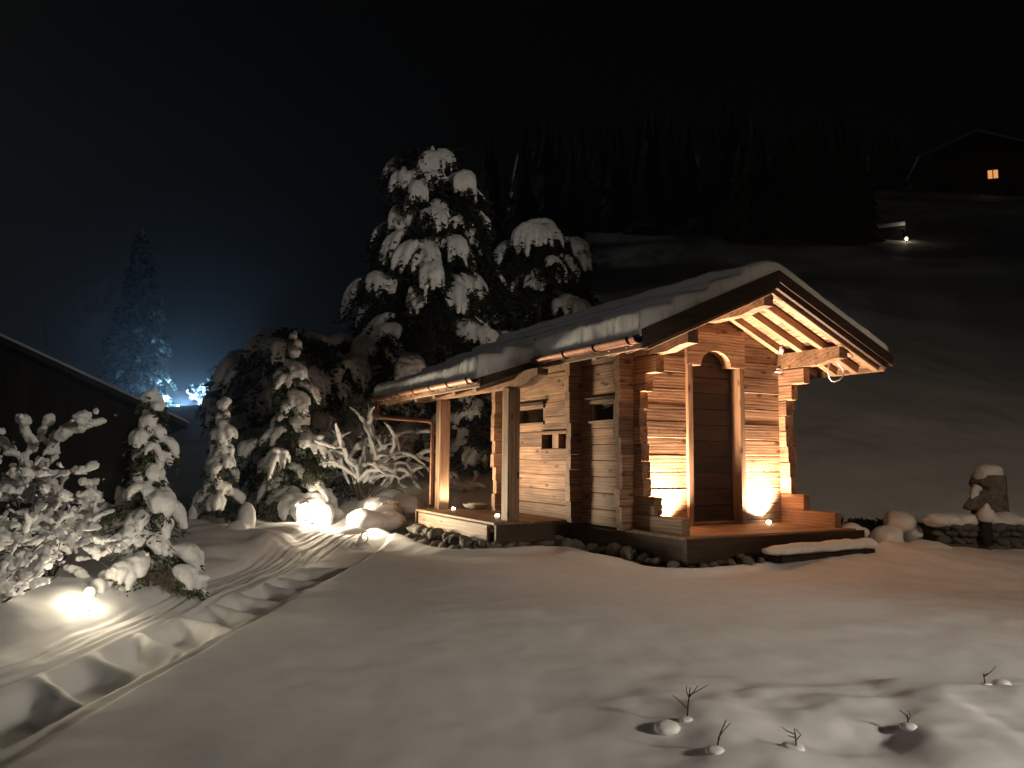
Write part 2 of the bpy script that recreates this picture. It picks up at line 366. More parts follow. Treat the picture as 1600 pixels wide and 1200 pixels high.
for k in range(10):
    z0 = -.025 + CH * k; g = .003
    for s0, s1, q0, q1 in course_pieces(-WING[k], 3.5 + jit(), z0, z0 + CH - g, [WIN1, WIN2, NICHE]):
        dx = jit(.004); beam('log', (XL + TH / 2 + dx, s0, (q0 + q1) / 2), (XL + TH / 2 + dx, s1, (q0 + q1) / 2), TH, q1 - q0, 'larch', cab)
    dx = jit(.004); zc = z0 + (CH - g) / 2
    beam('log', (TH / 2 + dx, -WING[k], zc), (TH / 2 + dx, 3.5, zc), TH, CH - g, 'larch', cab)
DOOR = (-1.49, -.69, -.2, 2.06)
def roof_under(x): return 2.79 - .437 * abs(x + 1.17)
for k in range(-1, 13):
    z0 = .052 + CH * k; z1 = z0 + CH - .003
    if z0 >= 2.05:                       # gable logs cut to the slope
        a0, a1 = -1.17 - (2.78 - z0) / .437, -1.17 + (2.78 - z0) / .437
        b0, b1 = (-1.17 - max(0, 2.78 - z1) / .437, -1.17 + max(0, 2.78 - z1) / .437)
        if z0 > 2.7: continue
        lo = max(a0, -2.45); hi = min(a1, .1); lo2 = max(b0, -2.45); hi2 = min(b1, .1)
        yf = .004 + jit(.003)
        if k == 10:
            prism('log', [(lo, z0), (DOOR[0], z0), (DOOR[0], z1 - .002), (lo2, z1 - .002)], 1, yf, TH, 'larch', cab)
            prism('log', [(DOOR[1], z0), (hi, z0), (hi2, z1 - .002), (DOOR[1], z1 - .002)], 1, yf, TH, 'larch', cab)
        else: prism('log', [(lo, z0), (hi, z0), (hi2, z1 - .002), (lo2, z1 - .002)], 1, yf, TH, 'larch', cab)
        prism('log', [(lo, z0), (hi, z0), (hi2, z1 - .002), (lo2, z1 - .002)], 1, 3.25, 3.36, 'larch', cab)
        continue
    for s0, s1, q0, q1 in course_pieces(XL - .19 + jit(.03), TH + .17 + jit(.03), max(z0, -.02), z1, [DOOR]):
        dy = jit(.004); beam('log', (s0, TH / 2 + dy, (q0 + q1) / 2), (s1, TH / 2 + dy, (q0 + q1) / 2), TH, q1 - q0, 'larch', cab)
    zc = (max(z0, -.02) + z1) / 2; hh = z1 - max(z0, -.02)
    beam('log', (XL - .17 + jit(.035), 3.305, zc), (.28, 3.305, zc), TH, hh, 'larch', cab)
    beam('log', (XL - .19 + jit(.035), 1.155, zc), (XL + .3, 1.155, zc), TH, hh, 'larch', cab)
    beam('log', (XL + .3, 1.155, zc), (0, 1.155, zc), TH - .01, hh, 'larch', cab)
# sill beams and foundation
beam('sill_beam', (XL + .03, -1.0, -.17), (XL + .03, 3.6, -.17), .2, .26, 'dark_wood', cab)
beam('sill_beam', (.08, -1.0, -.17), (.08, 3.6, -.17), .2, .26, 'dark_wood', cab)
# front deck
for k in range(8):
    y0 = -1.02 + k * .13
    beam('deck_board', (XL - .12, y0 + .06, -.018), (.13, y0 + .06, -.018), .124, .036, 'deck_wood', cab, c=.004)
beam('deck_fascia', (XL - .15, -1.055, -.14), (.2, -1.055, -.14), .05, .25, 'dark_wood', cab)
# porch deck
for k in range(8):
    x0 = -3.50 + k * .14
    beam('deck_board', (x0 + .07, 1.32, -.02), (x0 + .07, 4.05, -.02), .134, .036, 'deck_wood', cab, c=.004)
beam('deck_fascia', (-3.525, 1.42, -.135), (-3.525, 3.78, -.135), .05, .2, 'larch_post', cab)
beam('deck_fascia', (-3.5, 1.285, -.14), (-2.45, 1.285, -.14), .05, .22, 'dark_wood', cab)
beam('deck_joist', (-3.50, 4.02, -.13), (-2.45, 4.02, -.13), .06, .18, 'larch_post', cab)
beam('deck_joist', (-3.42, 1.42, -.22), (-3.42, 4.0, -.22), .12, .14, 'dark_wood', cab)
# porch posts and beam
beam('post', (-3.08, 4.0, .0), (-3.08, 4.0, 1.69), .19, .17, 'larch_post', cab, c=.012)
beam('post', (-3.18, 1.50, .0), (-3.18, 1.50, 1.69), .19, .17, 'larch_post', cab, c=.012)
prism('porch_beam', [(.72, 1.88), (4.85, 1.88), (4.85, 1.70), (1.06, 1.70), (.82, 1.78), (.72, 1.80)], 0, -3.24, -3.09, 'larch_post', cab)
# purlins with cut ends
def purlin(x0, x1, z0, z1, ye=-.98, yb=4.9):
    prism('purlin', [(ye, z1), (yb, z1), (yb, z0), (ye + .36, z0), (ye + .15, z0 + .045), (ye, z0 + .055)], 0, x0, x1, 'larch_post', cab)
purlin(XL - .015, XL + .125, 1.985, 2.185); purlin(-.015, .125, 1.985, 2.185)
purlin(-1.24, -1.10, 2.50, 2.675)
# rafters
def rafter(y, side, x_end, mat='larch_post'):
    n = Vector((0, 0, -.052)); a_ = Vector((-1.17 + side * .01, y, 2.785)) + n; b_ = Vector((x_end, y, roof_under(x_end) - .005)) + n
    return beam('rafter', a_, b_, .085, .095, mat, cab)
for y in (-.06, -.38, -.70, -1.0):
    rafter(y, 1, .62)
    rafter(y, -1, -2.96)
for y in (1.3, 2.0, 2.7, 3.4, 4.1, 4.75): rafter(y, -1, -2.98)
# soffit boards
for side in (-1, 1):
    for k in range(13):
        s0 = .145 * k; c = s0 + .072; x = -1.17 + side * c; z = 2.79 - .437 * c + .012
        o = beam('soffit_board', (x, -1.04, z), (x, 4.95, z), .152, .022, 'larch', cab, c=.002)
        o.rotation_euler = (side * math.atan(.437), 0, R_(90)) if False else o.rotation_euler
        q = Matrix.Rotation(math.atan(.437) * side, 4, 'Y') @ Matrix.Rotation(R_(90), 4, 'Z'); o.rotation_euler = q.to_euler()
for k in range(6):   # porch extension, flatter
    x = -3.10 - .135 * k; z = roof_under(-3.03) - .015 - .33 * (.135 * k + .07)
    o = beam('soffit_board', (x, 1.12, z), (x, 4.95, z), .142, .022, 'larch', cab, c=.002)
    o.rotation_euler = (Matrix.Rotation(-math.atan(.33), 4, 'Y') @ Matrix.Rotation(R_(90), 4, 'Z')).to_euler()
for y in (1.35, 2.0, 2.7, 3.4, 4.1, 4.75):
    beam('rafter', (-2.9, y, roof_under(-3.0) - .04), (-3.78, y, roof_under(-3.0) - .34), .085, .09, 'larch_post', cab)
# barge boards
def barge(y0, y1, xa, za, xb, zb, h, mat='dark_wood'):
    return prism('barge_board', [(xa, za), (xb, zb), (xb, zb + h), (xa, za + h)], 1, y0, y1, mat, cab)
barge(-1.115, -1.075, -1.171, 2.735, -3.06, 1.91, .12); barge(-1.115, -1.075, -1.169, 2.735, .66, 1.935, .12)
barge(-1.15, -1.116, -1.171, 2.80, -3.09, 1.965, .135); barge(-1.15, -1.116, -1.169, 2.80, .74, 1.966, .135)
barge(4.95, 4.99, -1.171, 2.735, -3.80, 1.62, .185); barge(4.95, 4.99, -1.169, 2.735, .70, 1.92, .185)
barge(1.07, 1.115, -2.35, 2.20, -3.80, 1.665, .25)
# roofing courses, overlapped
def roof_top(x): return 2.88 - .437 * np.abs(x + 1.17)
for side in (-1, 1):
    L = 1.90
    for k in range(5):
        c0, c1 = L * k / 5, L * (k + 1) / 5 + .05; za, zb = 2.83 - .437 * c0 + .0, 2.83 - .437 * c1 + .035
        prism('roof_course', [(-1.17 + side * c0, za), (-1.17 + side * c1, zb), (-1.17 + side * c1, zb + .03), (-1.17 + side * c0, za + .035)], 1, -1.13, 4.97, 'roofing', cab)
for k in range(2):
    xa, xb = -3.02 - .38 * k, -3.43 - .38 * k; za = 1.995 - .33 * (-3.02 - xa); zb = 1.995 - .33 * (-3.02 - xb) + .03
    prism('roof_course', [(xa, za), (xb, zb), (xb, zb + .03), (xa, za + .035)], 1, 1.09, 4.98, 'roofing', cab)
beam('eave_board', (-3.02, -1.06, 1.975), (-3.02, 1.1, 1.975), .035, .12, 'larch_post', cab)
beam('eave_board', (-3.80, 1.12, 1.715), (-3.80, 4.95, 1.715), .035, .13, 'larch_post', cab)
beam('eave_board', (.70, -1.06, 1.97), (.70, 4.95, 1.97), .035, .12, 'larch_post', cab)
# gutters
def gutter(x, y0, y1, z, r=.062):
    n = 12; prof = [(r * math.cos(math.pi + math.pi * i / n), r * math.sin(math.pi + math.pi * i / n)) for i in range(n + 1)]
    prof += [((r - .006) * math.cos(2 * math.pi - math.pi * i / n), (r - .006) * math.sin(2 * math.pi - math.pi * i / n)) for i in range(n + 1)]
    prof = [(p[0], p[1]) for p in prof]
    o = prism('gutter', [(x + a, z + b_) for a, b_ in prof], 1, y0, y1, 'copper', cab)
    nb = int((y1 - y0) / .62)
    for i in range(nb + 1):
        yy = y0 + .12 + i * (y1 - y0 - .24) / max(nb, 1)
        pts = [(x + (r + .006) * math.cos(t), yy, z + (r + .006) * math.sin(t)) for t in np.linspace(math.pi * .95, 2 * math.pi * 1.02, 12)]
        MB().add(tube_geo(pts, .009, 6)).build('gutter_bracket', 'copper', o if False else cab, True)
    for i in range(int((y1 - y0) / .33)):
        yy = y0 + .2 + i * .33 + jit(.05)
        mk('water_drop', ICO_V * np.array([.011, .011, .015]) , ICO_F, 'ice', cab, True, loc=(x + .01, yy, z - r - .012))
    return o
m, ns, ln, b = new_mat('ice'); b.inputs['Base Color'].default_value = (.9, .93, .95, 1); b.inputs['Roughness'].default_value = .12; b.inputs['Transmission Weight'].default_value = .55; MAT['ice'] = m
gutter(-3.115, -1.10, 1.0, 2.02); gutter(-3.895, 1.10, 5.05, 1.755)
# downpipe
def smooth_path(P, n=8):
    P = [Vector(p) for p in P]; out = []
    for i in range(len(P) - 1):
        p0, p1, p2, p3 = P[max(i - 1, 0)], P[i], P[i + 1], P[min(i + 2, len(P) - 1)]
        for k in range(n):
            t = k / n; out.append(.5 * ((2 * p1) + (p2 - p0) * t + (2 * p0 - 5 * p1 + 4 * p2 - p3) * t * t + (3 * p1 - p0 - 3 * p2 + p3) * t ** 3))
    return out + [P[-1]]
MB().add(tube_geo(smooth_path([(-3.895, 4.82, 1.71), (-3.895, 4.82, 1.62), (-3.89, 4.81, 1.53), (-3.86, 4.78, 1.465), (-3.79, 4.71, 1.43), (-3.55, 4.47, 1.40), (-3.26, 4.19, 1.365), (-3.215, 4.145, 1.34), (-3.2, 4.13, 1.27), (-3.2, 4.13, 1.1), (-3.2, 4.13, .6), (-3.2, 4.13, .02)]), .038, 14)).build('downpipe', 'copper', cab, True)
# windows of the side wall
def side_window(y0, y1, z0, z1):
    wn = mk('window', *box_geo(-.012, .012, -(y1 - y0) / 2 + .01, (y1 - y0) / 2 - .01, -(z1 - z0) / 2 + .01, (z1 - z0) / 2 - .01), 'glass', cab, loc=(XL + .07, (y0 + y1) / 2, (z0 + z1) / 2))
    a_, c_ = (y1 - y0) / 2, (z1 - z0) / 2
    for p0, p1, W, H in (((0, -a_, c_ - .0), (0, a_, c_ - .0), .15, .05), ((0, -a_, -c_), (0, a_, -c_), .15, .035)):
        o = beam('frame', p0, p1, W, H, 'larch_post', wn, c=.004); o.location.x = -.025
    for s in (-1, 1):
        o = beam('frame', (0, s * a_, -c_ + .018), (0, s * a_, c_ - .026), .15, .05, 'larch_post', wn, c=.004); o.location.x = -.028
    o = beam('drip_board', (-.11, -a_ - .05, c_ + .045), (-.11, a_ + .05, c_ + .045), .06, .028, 'dark_wood', wn, c=.004)
    return wn
side_window(*WIN1); side_window(*WIN2)
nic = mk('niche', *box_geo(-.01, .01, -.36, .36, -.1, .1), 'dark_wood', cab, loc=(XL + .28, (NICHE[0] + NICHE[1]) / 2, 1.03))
beam('post', (XL + .06, 1.79, .932), (XL + .06, 1.79, 1.128), .17, .10, 'larch_post', cab).rotation_euler = (0, R_(90), 0)
beam('shelf', (XL + .02, 1.40, 1.152), (XL + .02, 2.17, 1.152), .16, .03, 'larch_post', cab, c=.003)
# door, casing with arched head
dr = thing('door', '', '') ; del dr['label'], dr['category']; dr.parent = cab; dr.location = (-1.09, .17, 0)
for k in range(11):
    z0 = .03 + .2 * k; beam('plank', (-.43, 0, z0 + .098), (.43, 0, z0 + .098), .04, .194, 'door_wood', dr, c=.006)
beam('threshold', (-.43, -.05, .012), (.43, -.05, .012), .14, .045, 'larch_post', dr)
hd = MB().add(tube_geo([(-.30, -.03, .98), (-.30, -.075, .98), (-.30, -.075, 1.12), (-.30, -.03, 1.12)], .01, 8)).build('handle', 'black_metal', dr, True)
for x0, x1 in ((-1.565, -1.485), (-.715, -.635)):
    beam('door_jamb', ((x0 + x1) / 2, .045, 0), ((x0 + x1) / 2, .045, 1.955), .17, .08, 'larch_post', cab, c=.006).rotation_euler = (0, R_(-90), 0) if False else (0, R_(-90), R_(0))
arch = []
NA = 16; ra = .245
arch += [(-1.575, 1.955), (-1.575, 2.38), (-.625, 2.38), (-.625, 1.955), (-1.11 + ra, 1.955)]
arch += [(-1.11 + ra * math.cos(math.pi * i / NA), 1.955 + .195 * math.sin(math.pi * i / NA)) for i in range(1, NA)]
arch += [(-1.11 - ra, 1.955)]
prism('door_head', arch, 1, -.045, .12, 'larch', cab)
# snow on the roof
def snow_sheet(name, xs, ys, base, thick, parent, mat='snow'):
    X, Y = np.meshgrid(xs, ys); x, y = X.ravel(), Y.ravel(); b0 = base(x); t = thick(x, y); n = len(x); nx, ny = len(xs), len(ys)
    top = np.stack([x, y, b0 + t], 1); bot = np.stack([x, y, b0], 1); V = np.concatenate([top, bot]); F = []
    i, j = np.meshgrid(np.arange(nx - 1), np.arange(ny - 1)); a = (j * nx + i).ravel(); q = np.stack([a, a + 1, a + nx + 1, a + nx], 1)
    F = [q, q[:, ::-1] + n]
    def side(idx): 
        idx = np.array(idx); return np.stack([idx[:-1], idx[1:], idx[1:] + n, idx[:-1] + n], 1)
    F += [side(np.arange(nx))[:, ::-1], side((ny - 1) * nx + np.arange(nx)), side(np.arange(ny) * nx), side(np.arange(ny) * nx + nx - 1)[:, ::-1]]
    me = fast_mesh(name, V, np.concatenate(F)); me.materials.append(MAT[mat])
    bm = bmesh.new(); bm.from_mesh(me); bmesh.ops.recalc_face_normals(bm, faces=bm.faces); bm.to_mesh(me); bm.free(); me.shade_smooth()
    return link(bpy.data.objects.new(name, me), parent)
def edge_round(d, r): 
    q = np.clip(d / r, 0, 1); return np.sqrt(1 - (1 - q) ** 2)
def terrace(c, step, y, s):
    q = c / step + .18 * fbm2(y * .9, c * .6, s, 2); fr = q - np.floor(q)
    return sstep(.0, .10, fr) * 0 + fr - sstep(.86, 1., fr)
def den(a, b_, e, n1, n2):
    return np.unique(np.concatenate([a + e * (1 - np.cos(np.linspace(0, math.pi / 2, n1))), np.linspace(a + e, b_ - e, n2), b_ - e * (1 - np.cos(np.linspace(0, math.pi / 2, n1)))]))
def thick_main(x, y):
    wob = .010 * fbm2(x * 4, y * 4, 77, 2) + .008 * noise2(x * 16, y * 16, 78) - .014
    dl = np.minimum(np.minimum(x + 3.12 + wob, .755 - x + wob), np.minimum(y + 1.135 + wob, 5.06 - y + wob))
    c = np.abs(x + 1.17); t = .19 + .02 * sstep(-.2, -.9, y) + .03 * fbm2(x * 1.0, y * .6, 70, 2) + .022 * fbm2(x * 5, y * 5, 72, 3) + .085 * terrace(c, .50, y, 71) * sstep(-1.0, -1.3, x) - .03 * np.exp(-(c / .10) ** 2)
    t = t + .05 * sstep(-.62, -.5, y + .08 * noise2(x * 4, y * 0, 7)) * sstep(.55, .4, c)
    return np.maximum(t * edge_round(np.maximum(dl, 0), .05), .004)
snow_sheet('roof_snow', den(-3.12, .755, .12, 7, 170), den(-1.135, 5.06, .12, 7, 190), lambda x: roof_top(x) - .005, thick_main, cab)
def thick_porch(x, y):
    wob = .010 * fbm2(x * 4, y * 4, 87, 2) + .008 * noise2(x * 16, y * 16, 88) - .014
    dl = np.minimum(np.minimum(x + 3.92 + wob, -2.7 - x), np.minimum(y - 1.0 + wob, 5.06 - y + wob))
    c = -x - 2.7; t = .175 + .04 * fbm2(x * 1.2, y * .8, 80, 2) + .012 * fbm2(x * 7, y * 7, 82, 2) + .08 * terrace(c, .42, y, 81)
    t = t + .05 * sstep(1.9, 1.2, y)
    return np.maximum(t * edge_round(np.maximum(dl, 0), .06), .004)
snow_sheet('roof_snow', den(-3.92, -2.7, .10, 7, 60), den(1.0, 5.06, .10, 7, 130), lambda x: 2.045 - .33 * (-3.02 - x) - .01, thick_porch, cab)

# ------------------------------------------------------------------ lamps of the cabin
def spot(name, parent, loc, power, col, size=150, blend=.6, rad=.02, direction=(0, 0, 1)):
    l = bpy.data.lights.new(name, 'SPOT'); l.energy = power; l.color = col; l.spot_size = R_(size); l.spot_blend = blend; l.shadow_soft_size = rad
    o = bpy.data.objects.new(name, l); link(o, parent); o.location = loc; o.rotation_euler = Vector(direction).to_track_quat('-Z', 'Y').to_euler(); return o
def point(name, parent, loc, power, col, rad=.03):
    l = bpy.data.lights.new(name, 'POINT'); l.energy = power; l.color = col; l.shadow_soft_size = rad
    o = bpy.data.objects.new(name, l); link(o, parent); o.location = loc; return o
def deck_lamp(x, y, label, power, direction, lens='lens_warm', size=150, col=WARM, blend=.6, dome=.008):
    t = thing('deck_spotlight', label, 'spotlight', fromcab(x, y, .001), YAW, 'recessed deck spotlights of the cabin')
    MB().add(lathe([(.040, .0), (.043, .006), (.036, .012), (.032, .009), (.032, .0)])).build('rim', 'steel', t, True)
    MB().add(lathe([(.032, .006), (.026, .008 + dome * .7), (.012, .008 + dome), (0.0005, .008 + dome)], 16)).build('lens', lens, t, True)
    spot('lamp', t, (0, 0, .03 + dome), power, col, size, blend, .025, direction); return t
deck_lamp(-.33, -.10, 'lit round deck spotlight right of the arched door', 1250, (-.22, .04, 1), dome=.03, size=128, blend=1.)
deck_lamp(-1.98, -.10, 'lit round deck spotlight left of the door, behind the lowest log', 1250, (.05, .04, 1), size=128, blend=1.)
deck_lamp(-3.02, 3.68, 'lit porch floor spotlight beside the far post', 50, (0, 0, 1), dome=.022, size=165)
deck_lamp(-3.02, 2.18, 'lit porch floor spotlight nearest the front porch post', 50, (0, 0, 1), dome=.022, size=165)

# bowl on the porch
bw = thing('bowl', 'shallow pale bowl standing on the rear of the porch deck', 'bowl', fromcab(-2.62, 3.72, .0), YAW)
MB().add(lathe([(.10, .001), (.17, .02), (.21, .07), (.215, .075), (.20, .072), (.16, .03), (.0005, .02)], 24)).build('bowl_shell', 'ceramic', bw, True)
mk('snow_fill', ICO_V * np.array([.17, .17, .04]) + np.array([0, 0, .055]), ICO_F, 'snow', bw, True)

# camera-like sensor lamps and cable under the right purlin
sn = thing('sensor_lamp', 'small white round sensor lamp on top of the right purlin', 'sensor', fromcab(-.04, -.10, 2.21), YAW)
mk('housing', ICO_V * np.array([.035, .035, .055]) + np.array([0, 0, .03]), ICO_F, 'white_plastic', sn, True)
mk('lens', ICO_V * np.array([.014, .01, .014]) + np.array([-.01, -.034, .045]), ICO_F, 'black_metal', sn, True)
sb = thing('wall_bracket', 'small white bracket lamp in the corner below the purlin', 'bracket', fromcab(-.03, -.04, 1.955), YAW)
MB().add(box_geo(-.045, .03, -.03, .03, -.012, .0)).add(box_geo(-.02, .03, -.03, .02, .001, .04)).build('plate', 'white_plastic', sb)
cb = thing('cable_loop', 'loose white cable loop hanging from the right purlin', 'cable', fromcab(.06, -.86, 1.98), YAW)
pts = [(.02 + .02 * 0, -.02, .0 + .01)] + [(.0 + .135 * math.sin(t) - .02, .02 * math.cos(t * 2), -.10 + .115 * math.cos(t)) for t in np.linspace(.75, 2 * math.pi - .35, 26)]
MB().add(tube_geo(pts, .0085, 8)).build('cable', 'white_plastic', cb, True)

# ------------------------------------------------------------------ stones around the base
rocks = []
for k in range(7):
    d = 1 + .38 * noise3(ICO_V * 1.5 + k * 7.3, k); v = ICO_V * d[:, None] * np.array([1, .8, .66])
    for pl in range(4):
        nrm = rng.normal(size=3); nrm /= np.linalg.norm(nrm); h = rng.uniform(.55, .8); q = v @ nrm; v = v - np.outer(np.maximum(q - h, 0), nrm)
    me = fast_mesh('stone', v, ICO_F); me.materials.append(MAT['stone']); rocks.append(me)
sbd = thing('stone_border', 'band of rough grey stones heaped along the base of the cabin', 'stones', fromcab(-2.6, 0, -.35))
def rock(wx, wy, wz, s):
    me = random.choice(rocks); put('stone', me, sbd, Vector((wx, wy, wz)) - sbd.location, (random.uniform(-.5, .5), random.uniform(-.5, .5), random.uniform(0, 6.3)), (s * random.uniform(.8, 1.3), s * random.uniform(.8, 1.2), s * random.uniform(.75, 1.05)))
path = [(-3.62, 4.25), (-3.80, 3.6), (-3.80, 2.6), (-3.78, 1.7), (-3.62, 1.12), (-3.1, .98), (-2.75, .8), (-2.66, .2), (-2.64, -.5), (-2.6, -1.05), (-2.1, -1.24), (-1.3, -1.27), (-.3, -1.24), (.3, -1.15)]
for (a0, b0), (a1, b1) in zip(path, path[1:]):
    L = math.hypot(a1 - a0, b1 - b0); n = max(2, int(L / .135))
    for i in range(n):
        t = (i + random.random() * .6) / n
        for row in range(2):
            s = random.uniform(.055, .115) * (1.15 if b0 > 0 else .8); off = (.10 - .13 * row)
            nx_, ny_ = (b1 - b0) / L, -(a1 - a0) / L
            x_, y_ = a0 + (a1 - a0) * t - nx_ * off, b0 + (b1 - b0) * t - ny_ * off
            if b0 < -1.1 and a0 > -1.2 and a0 < 0 and row == 1: continue
            p = fromcab(x_ + jit(.04), y_ + jit(.04)); rock(p.x, p.y, max(gz(p.x, p.y), -.1) + s * .5 + (.13 if row == 0 else 0), s)

# plank with a loaf of snow in front of the deck
pk = thing('snowy_plank', 'flat step plank capped with a loaf of snow before the deck', 'plank', fromcab(-.95, -1.42, -.26), YAW - R_(1))
beam('board', (-.68, 0, .05), (.72, 0, .07), .22, .05, 'dark_wood', pk)
bl = [(-.72 + .05 * i, jit(.008), .125 + .0008 * i, .08, .125 + jit(.012), .062 * (1 if i > 2 else .5 + .2 * i)) for i in range(30)]
snow_blobs('snow_loaf', bl, .018, pk, 'snow', 5, .008, 9)

# ------------------------------------------------------------------ conifers
def conifer(name, label, base, H, R, prof, seed, nb, fingers, snow_r, voxel, group, cover=.85, droop=.55, zmin=.12, need='needles', nden=1., hand=.6, lump=.012, needle_len=.09, cap=True, mat='branch_snow', spread=1.1, hang=.6, hands=1, smooth=4, rv=(.7, 1.15), taper=.35, pads=0.):
    """branches end in drooping hands of snow; hand = length of the snow-bearing end, fingers = its twigs"""
    r = random.Random(seed); t = thing(name, label, 'tree', base, 0, group)
    MB().add(tube_geo([(0, 0, -.25), (.01 * H, 0, H * .35), (0, .01 * H, H * .7), (0, 0, H)], [max(.02, .022 * H), .016 * H + .008, .01 * H + .005, .005], 9)).build('trunk', 'bark', t, True)
    br = MB(); bl = []; NC = []
    def needle_cloud(p, d, sr, n): NC.append((p.x, p.y, p.z, d.x, d.y, sr, n))
    for i in range(nb):
        u = (i + .5) / nb; h = zmin + (1 - zmin) * u ** .95 * .985; z = H * h; L = max(.12, R * prof(h) * r.uniform(*rv)); az = i * 2.39996 + r.uniform(-.5, .5)
        dr_ = droop * r.uniform(.7, 1.3); rise = .3 * L * r.uniform(.2, 1); rr = .002 * H + .005
        def pt(s): return Vector((math.cos(az) * L * s, math.sin(az) * L * s, z + rise * s - dr_ * L * s * s))
        br.add(tube_geo([pt(s) for s in np.linspace(0, 1, 6)], [rr * (1 - .13 * k) for k in range(6)], 5))
        snowy = r.random() < cover; sr0 = snow_r * (1 - taper * h) * r.uniform(.8, 1.25)
        for hd_ in range(hands if L > hand * 1.3 else 1):
            s0 = max(.1, 1 - hand / L) if hd_ == 0 else r.uniform(.35, .8); o = pt(s0); haz = az if hd_ == 0 else az + r.choice((-1, 1)) * r.uniform(.5, 1.)
            hl = min(hand, L * .95) * r.uniform(.8, 1.25) * (1 if hd_ == 0 else .8); on = snowy and (hd_ == 0 or r.random() < .75); nf = max(2, int(round(fingers * r.uniform(.75, 1.25))))
            for fi in range(nf):
                a = haz + ((fi / (nf - 1) - .5) * spread + r.uniform(-.1, .1)); l = hl * r.uniform(.75, 1.1) * (1 - .3 * abs(fi / (nf - 1) - .5)); d = Vector((math.cos(a), math.sin(a), 0)); sl0 = -dr_ * 1.2 * s0; hg = hang * r.uniform(.8, 1.3); sr = sr0 * r.uniform(.85, 1.15)
                def q(s): return o + d * l * s * (1 - .25 * s) + Vector((0, 0, l * (sl0 * s * .6 + .12 * s - hg * s * s)))
                br.add(tube_geo([q(s) for s in (0, .35, .7, 1)], [rr * .6, rr * .5, rr * .35, rr * .2], 4))
                n = max(4, int(l * 1.15 / (sr * .45))); fs = on and r.random() < .93
                for k in range(n + 1):
                    s = k / n; p = q(s); ra_ = sr * (.8 + .45 * math.sin(math.pi * min(1, .1 + .85 * s))) * (1 - .35 * max(0, s - .75) / .25)
                    if fs: bl.append((p.x, p.y, p.z + ra_ * .65, ra_, ra_, ra_ * .85))
                    if k % 2 == 0: needle_cloud(p, d, sr, int(3 * nden + r.random()))
            if on and pads > 0: bl.append((o.x + math.cos(haz) * hl * .4, o.y + math.sin(haz) * hl * .4, o.z + sr0 * .6, sr0 * pads * 1.3, sr0 * pads * 1.3, sr0 * pads * .8))
        for s in np.linspace(.12, max(.2, 1 - hand / L), 4): needle_cloud(pt(s), Vector((math.cos(az), math.sin(az), 0)), snow_r * 1.5, int(5 * nden))
    if cap:
        for k in range(4): bl.append((0, 0, H + snow_r * (.2 - .5 * k), snow_r * (.5 + .13 * k), snow_r * (.5 + .13 * k), snow_r * .75))
    br.build('branches', 'bark', t, True)
    A = np.array(NC); A = np.repeat(A, A[:, 6].astype(int), 0); n = len(A); sr = A[:, 5:6]
    P = A[:, :3] + np.concatenate([rng.normal(0, .55, (n, 2)) * sr, -rng.uniform(.2, 1.4, (n, 1)) * sr], 1)
    D = np.concatenate([A[:, 3:5] * .7 + rng.normal(0, .5, (n, 2)), rng.normal(-.5, .45, (n, 1))], 1)
    blades('needles', P, D, needle_len, needle_len * .16, need, t)
    snow_blobs('snow_load', bl, voxel, t, mat, smooth, lump, 1.0 / snow_r, seed)
    return t
def at(px, depth): return (px - 800) / 1200 * depth
GL = 'snow-laden young conifers along the path'
# the three garden conifers
def garden_tree(label, px, depth, y, H, R, seed, nb, f, sr, vx, **k):
    x = at(px, depth); a_ = dict(droop=.45, nden=1.6, needle_len=.06, zmin=.05, hands=2, spread=1.0, hang=.55, pads=1.0); a_.update(k)
    return conifer('young_conifer', label, (x, y, gz(x, y)), H, R, lambda h: (1.03 - h) ** .8 * (.92 + .25 * math.sin(h * 19)), seed, nb, f, sr, vx, GL, **a_)
garden_tree('young conifer with round snow pads behind the nearest garden light', 236, 6.55, 6.6, 1.62, .52, 11, 34, 3, .058, .0125, hand=.26)
garden_tree('tall young conifer lit from its foot by the far garden light', 452, 12.5, 12.65, 3.05, 1.05, 12, 50, 4, .075, .018, hand=.48, needle_len=.08)
garden_tree('small dim conifer between the two larger path conifers', 345, 11.6, 11.7, 1.78, .55, 15, 30, 3, .068, .017, hand=.32)
# big trees behind the cabin
GB = 'big snow-laden conifers behind the cabin'
def big_tree(label, px, depth, dz, H, R, prof, seed, nb, **k):
    x = at(px, depth); a_ = dict(cover=.8, droop=.34, hand=.78, hands=3, spread=1.0, hang=.75, nden=1.7, need='dark_needles', needle_len=.17, zmin=.08, lump=.016, rv=(.6, 1.15), taper=.1); a_.update(k)
    return conifer('snowy_conifer', label, (x, depth, gz(x, depth) + dz), H, R, prof, seed, nb, 6, .096, .03, GB, **a_)
big_tree('tallest snow-laden conifer with drooping branches behind the porch', 668, 17, -.3, 6.9, 2.8, lambda h: .40 + .6 * (1 - h) ** .9 if h < .93 else .34, 21, 118, rv=(.62, 1.12))
big_tree('dim snow-laden conifer standing furthest behind the cabin roof', 840, 19.3, -.3, 4.9, 2.2, lambda h: .55 + .5 * (1 - h) if h < .92 else .45, 22, 64, cover=.85)
big_tree('broad low snow-laden conifer left of the tallest one', 458, 15.3, -.1, 3.7, 1.85, lambda h: .85 + .2 * (1 - h) if h < .95 else .7, 23, 58, zmin=.3, cover=.9)
big_tree('snow-laden conifer filling the gap between the trees left of the roof', 568, 15.9, -.2, 3.6, 1.7, lambda h: .65 + .4 * (1 - h), 24, 52, zmin=.15, cover=.88)
big_tree('rounded snow-laden conifer seen between the porch posts', 735, 15.2, -.2, 2.1, .85, lambda h: .7 + .35 * (1 - h), 25, 26, zmin=.15, cover=.95, hand=.5)
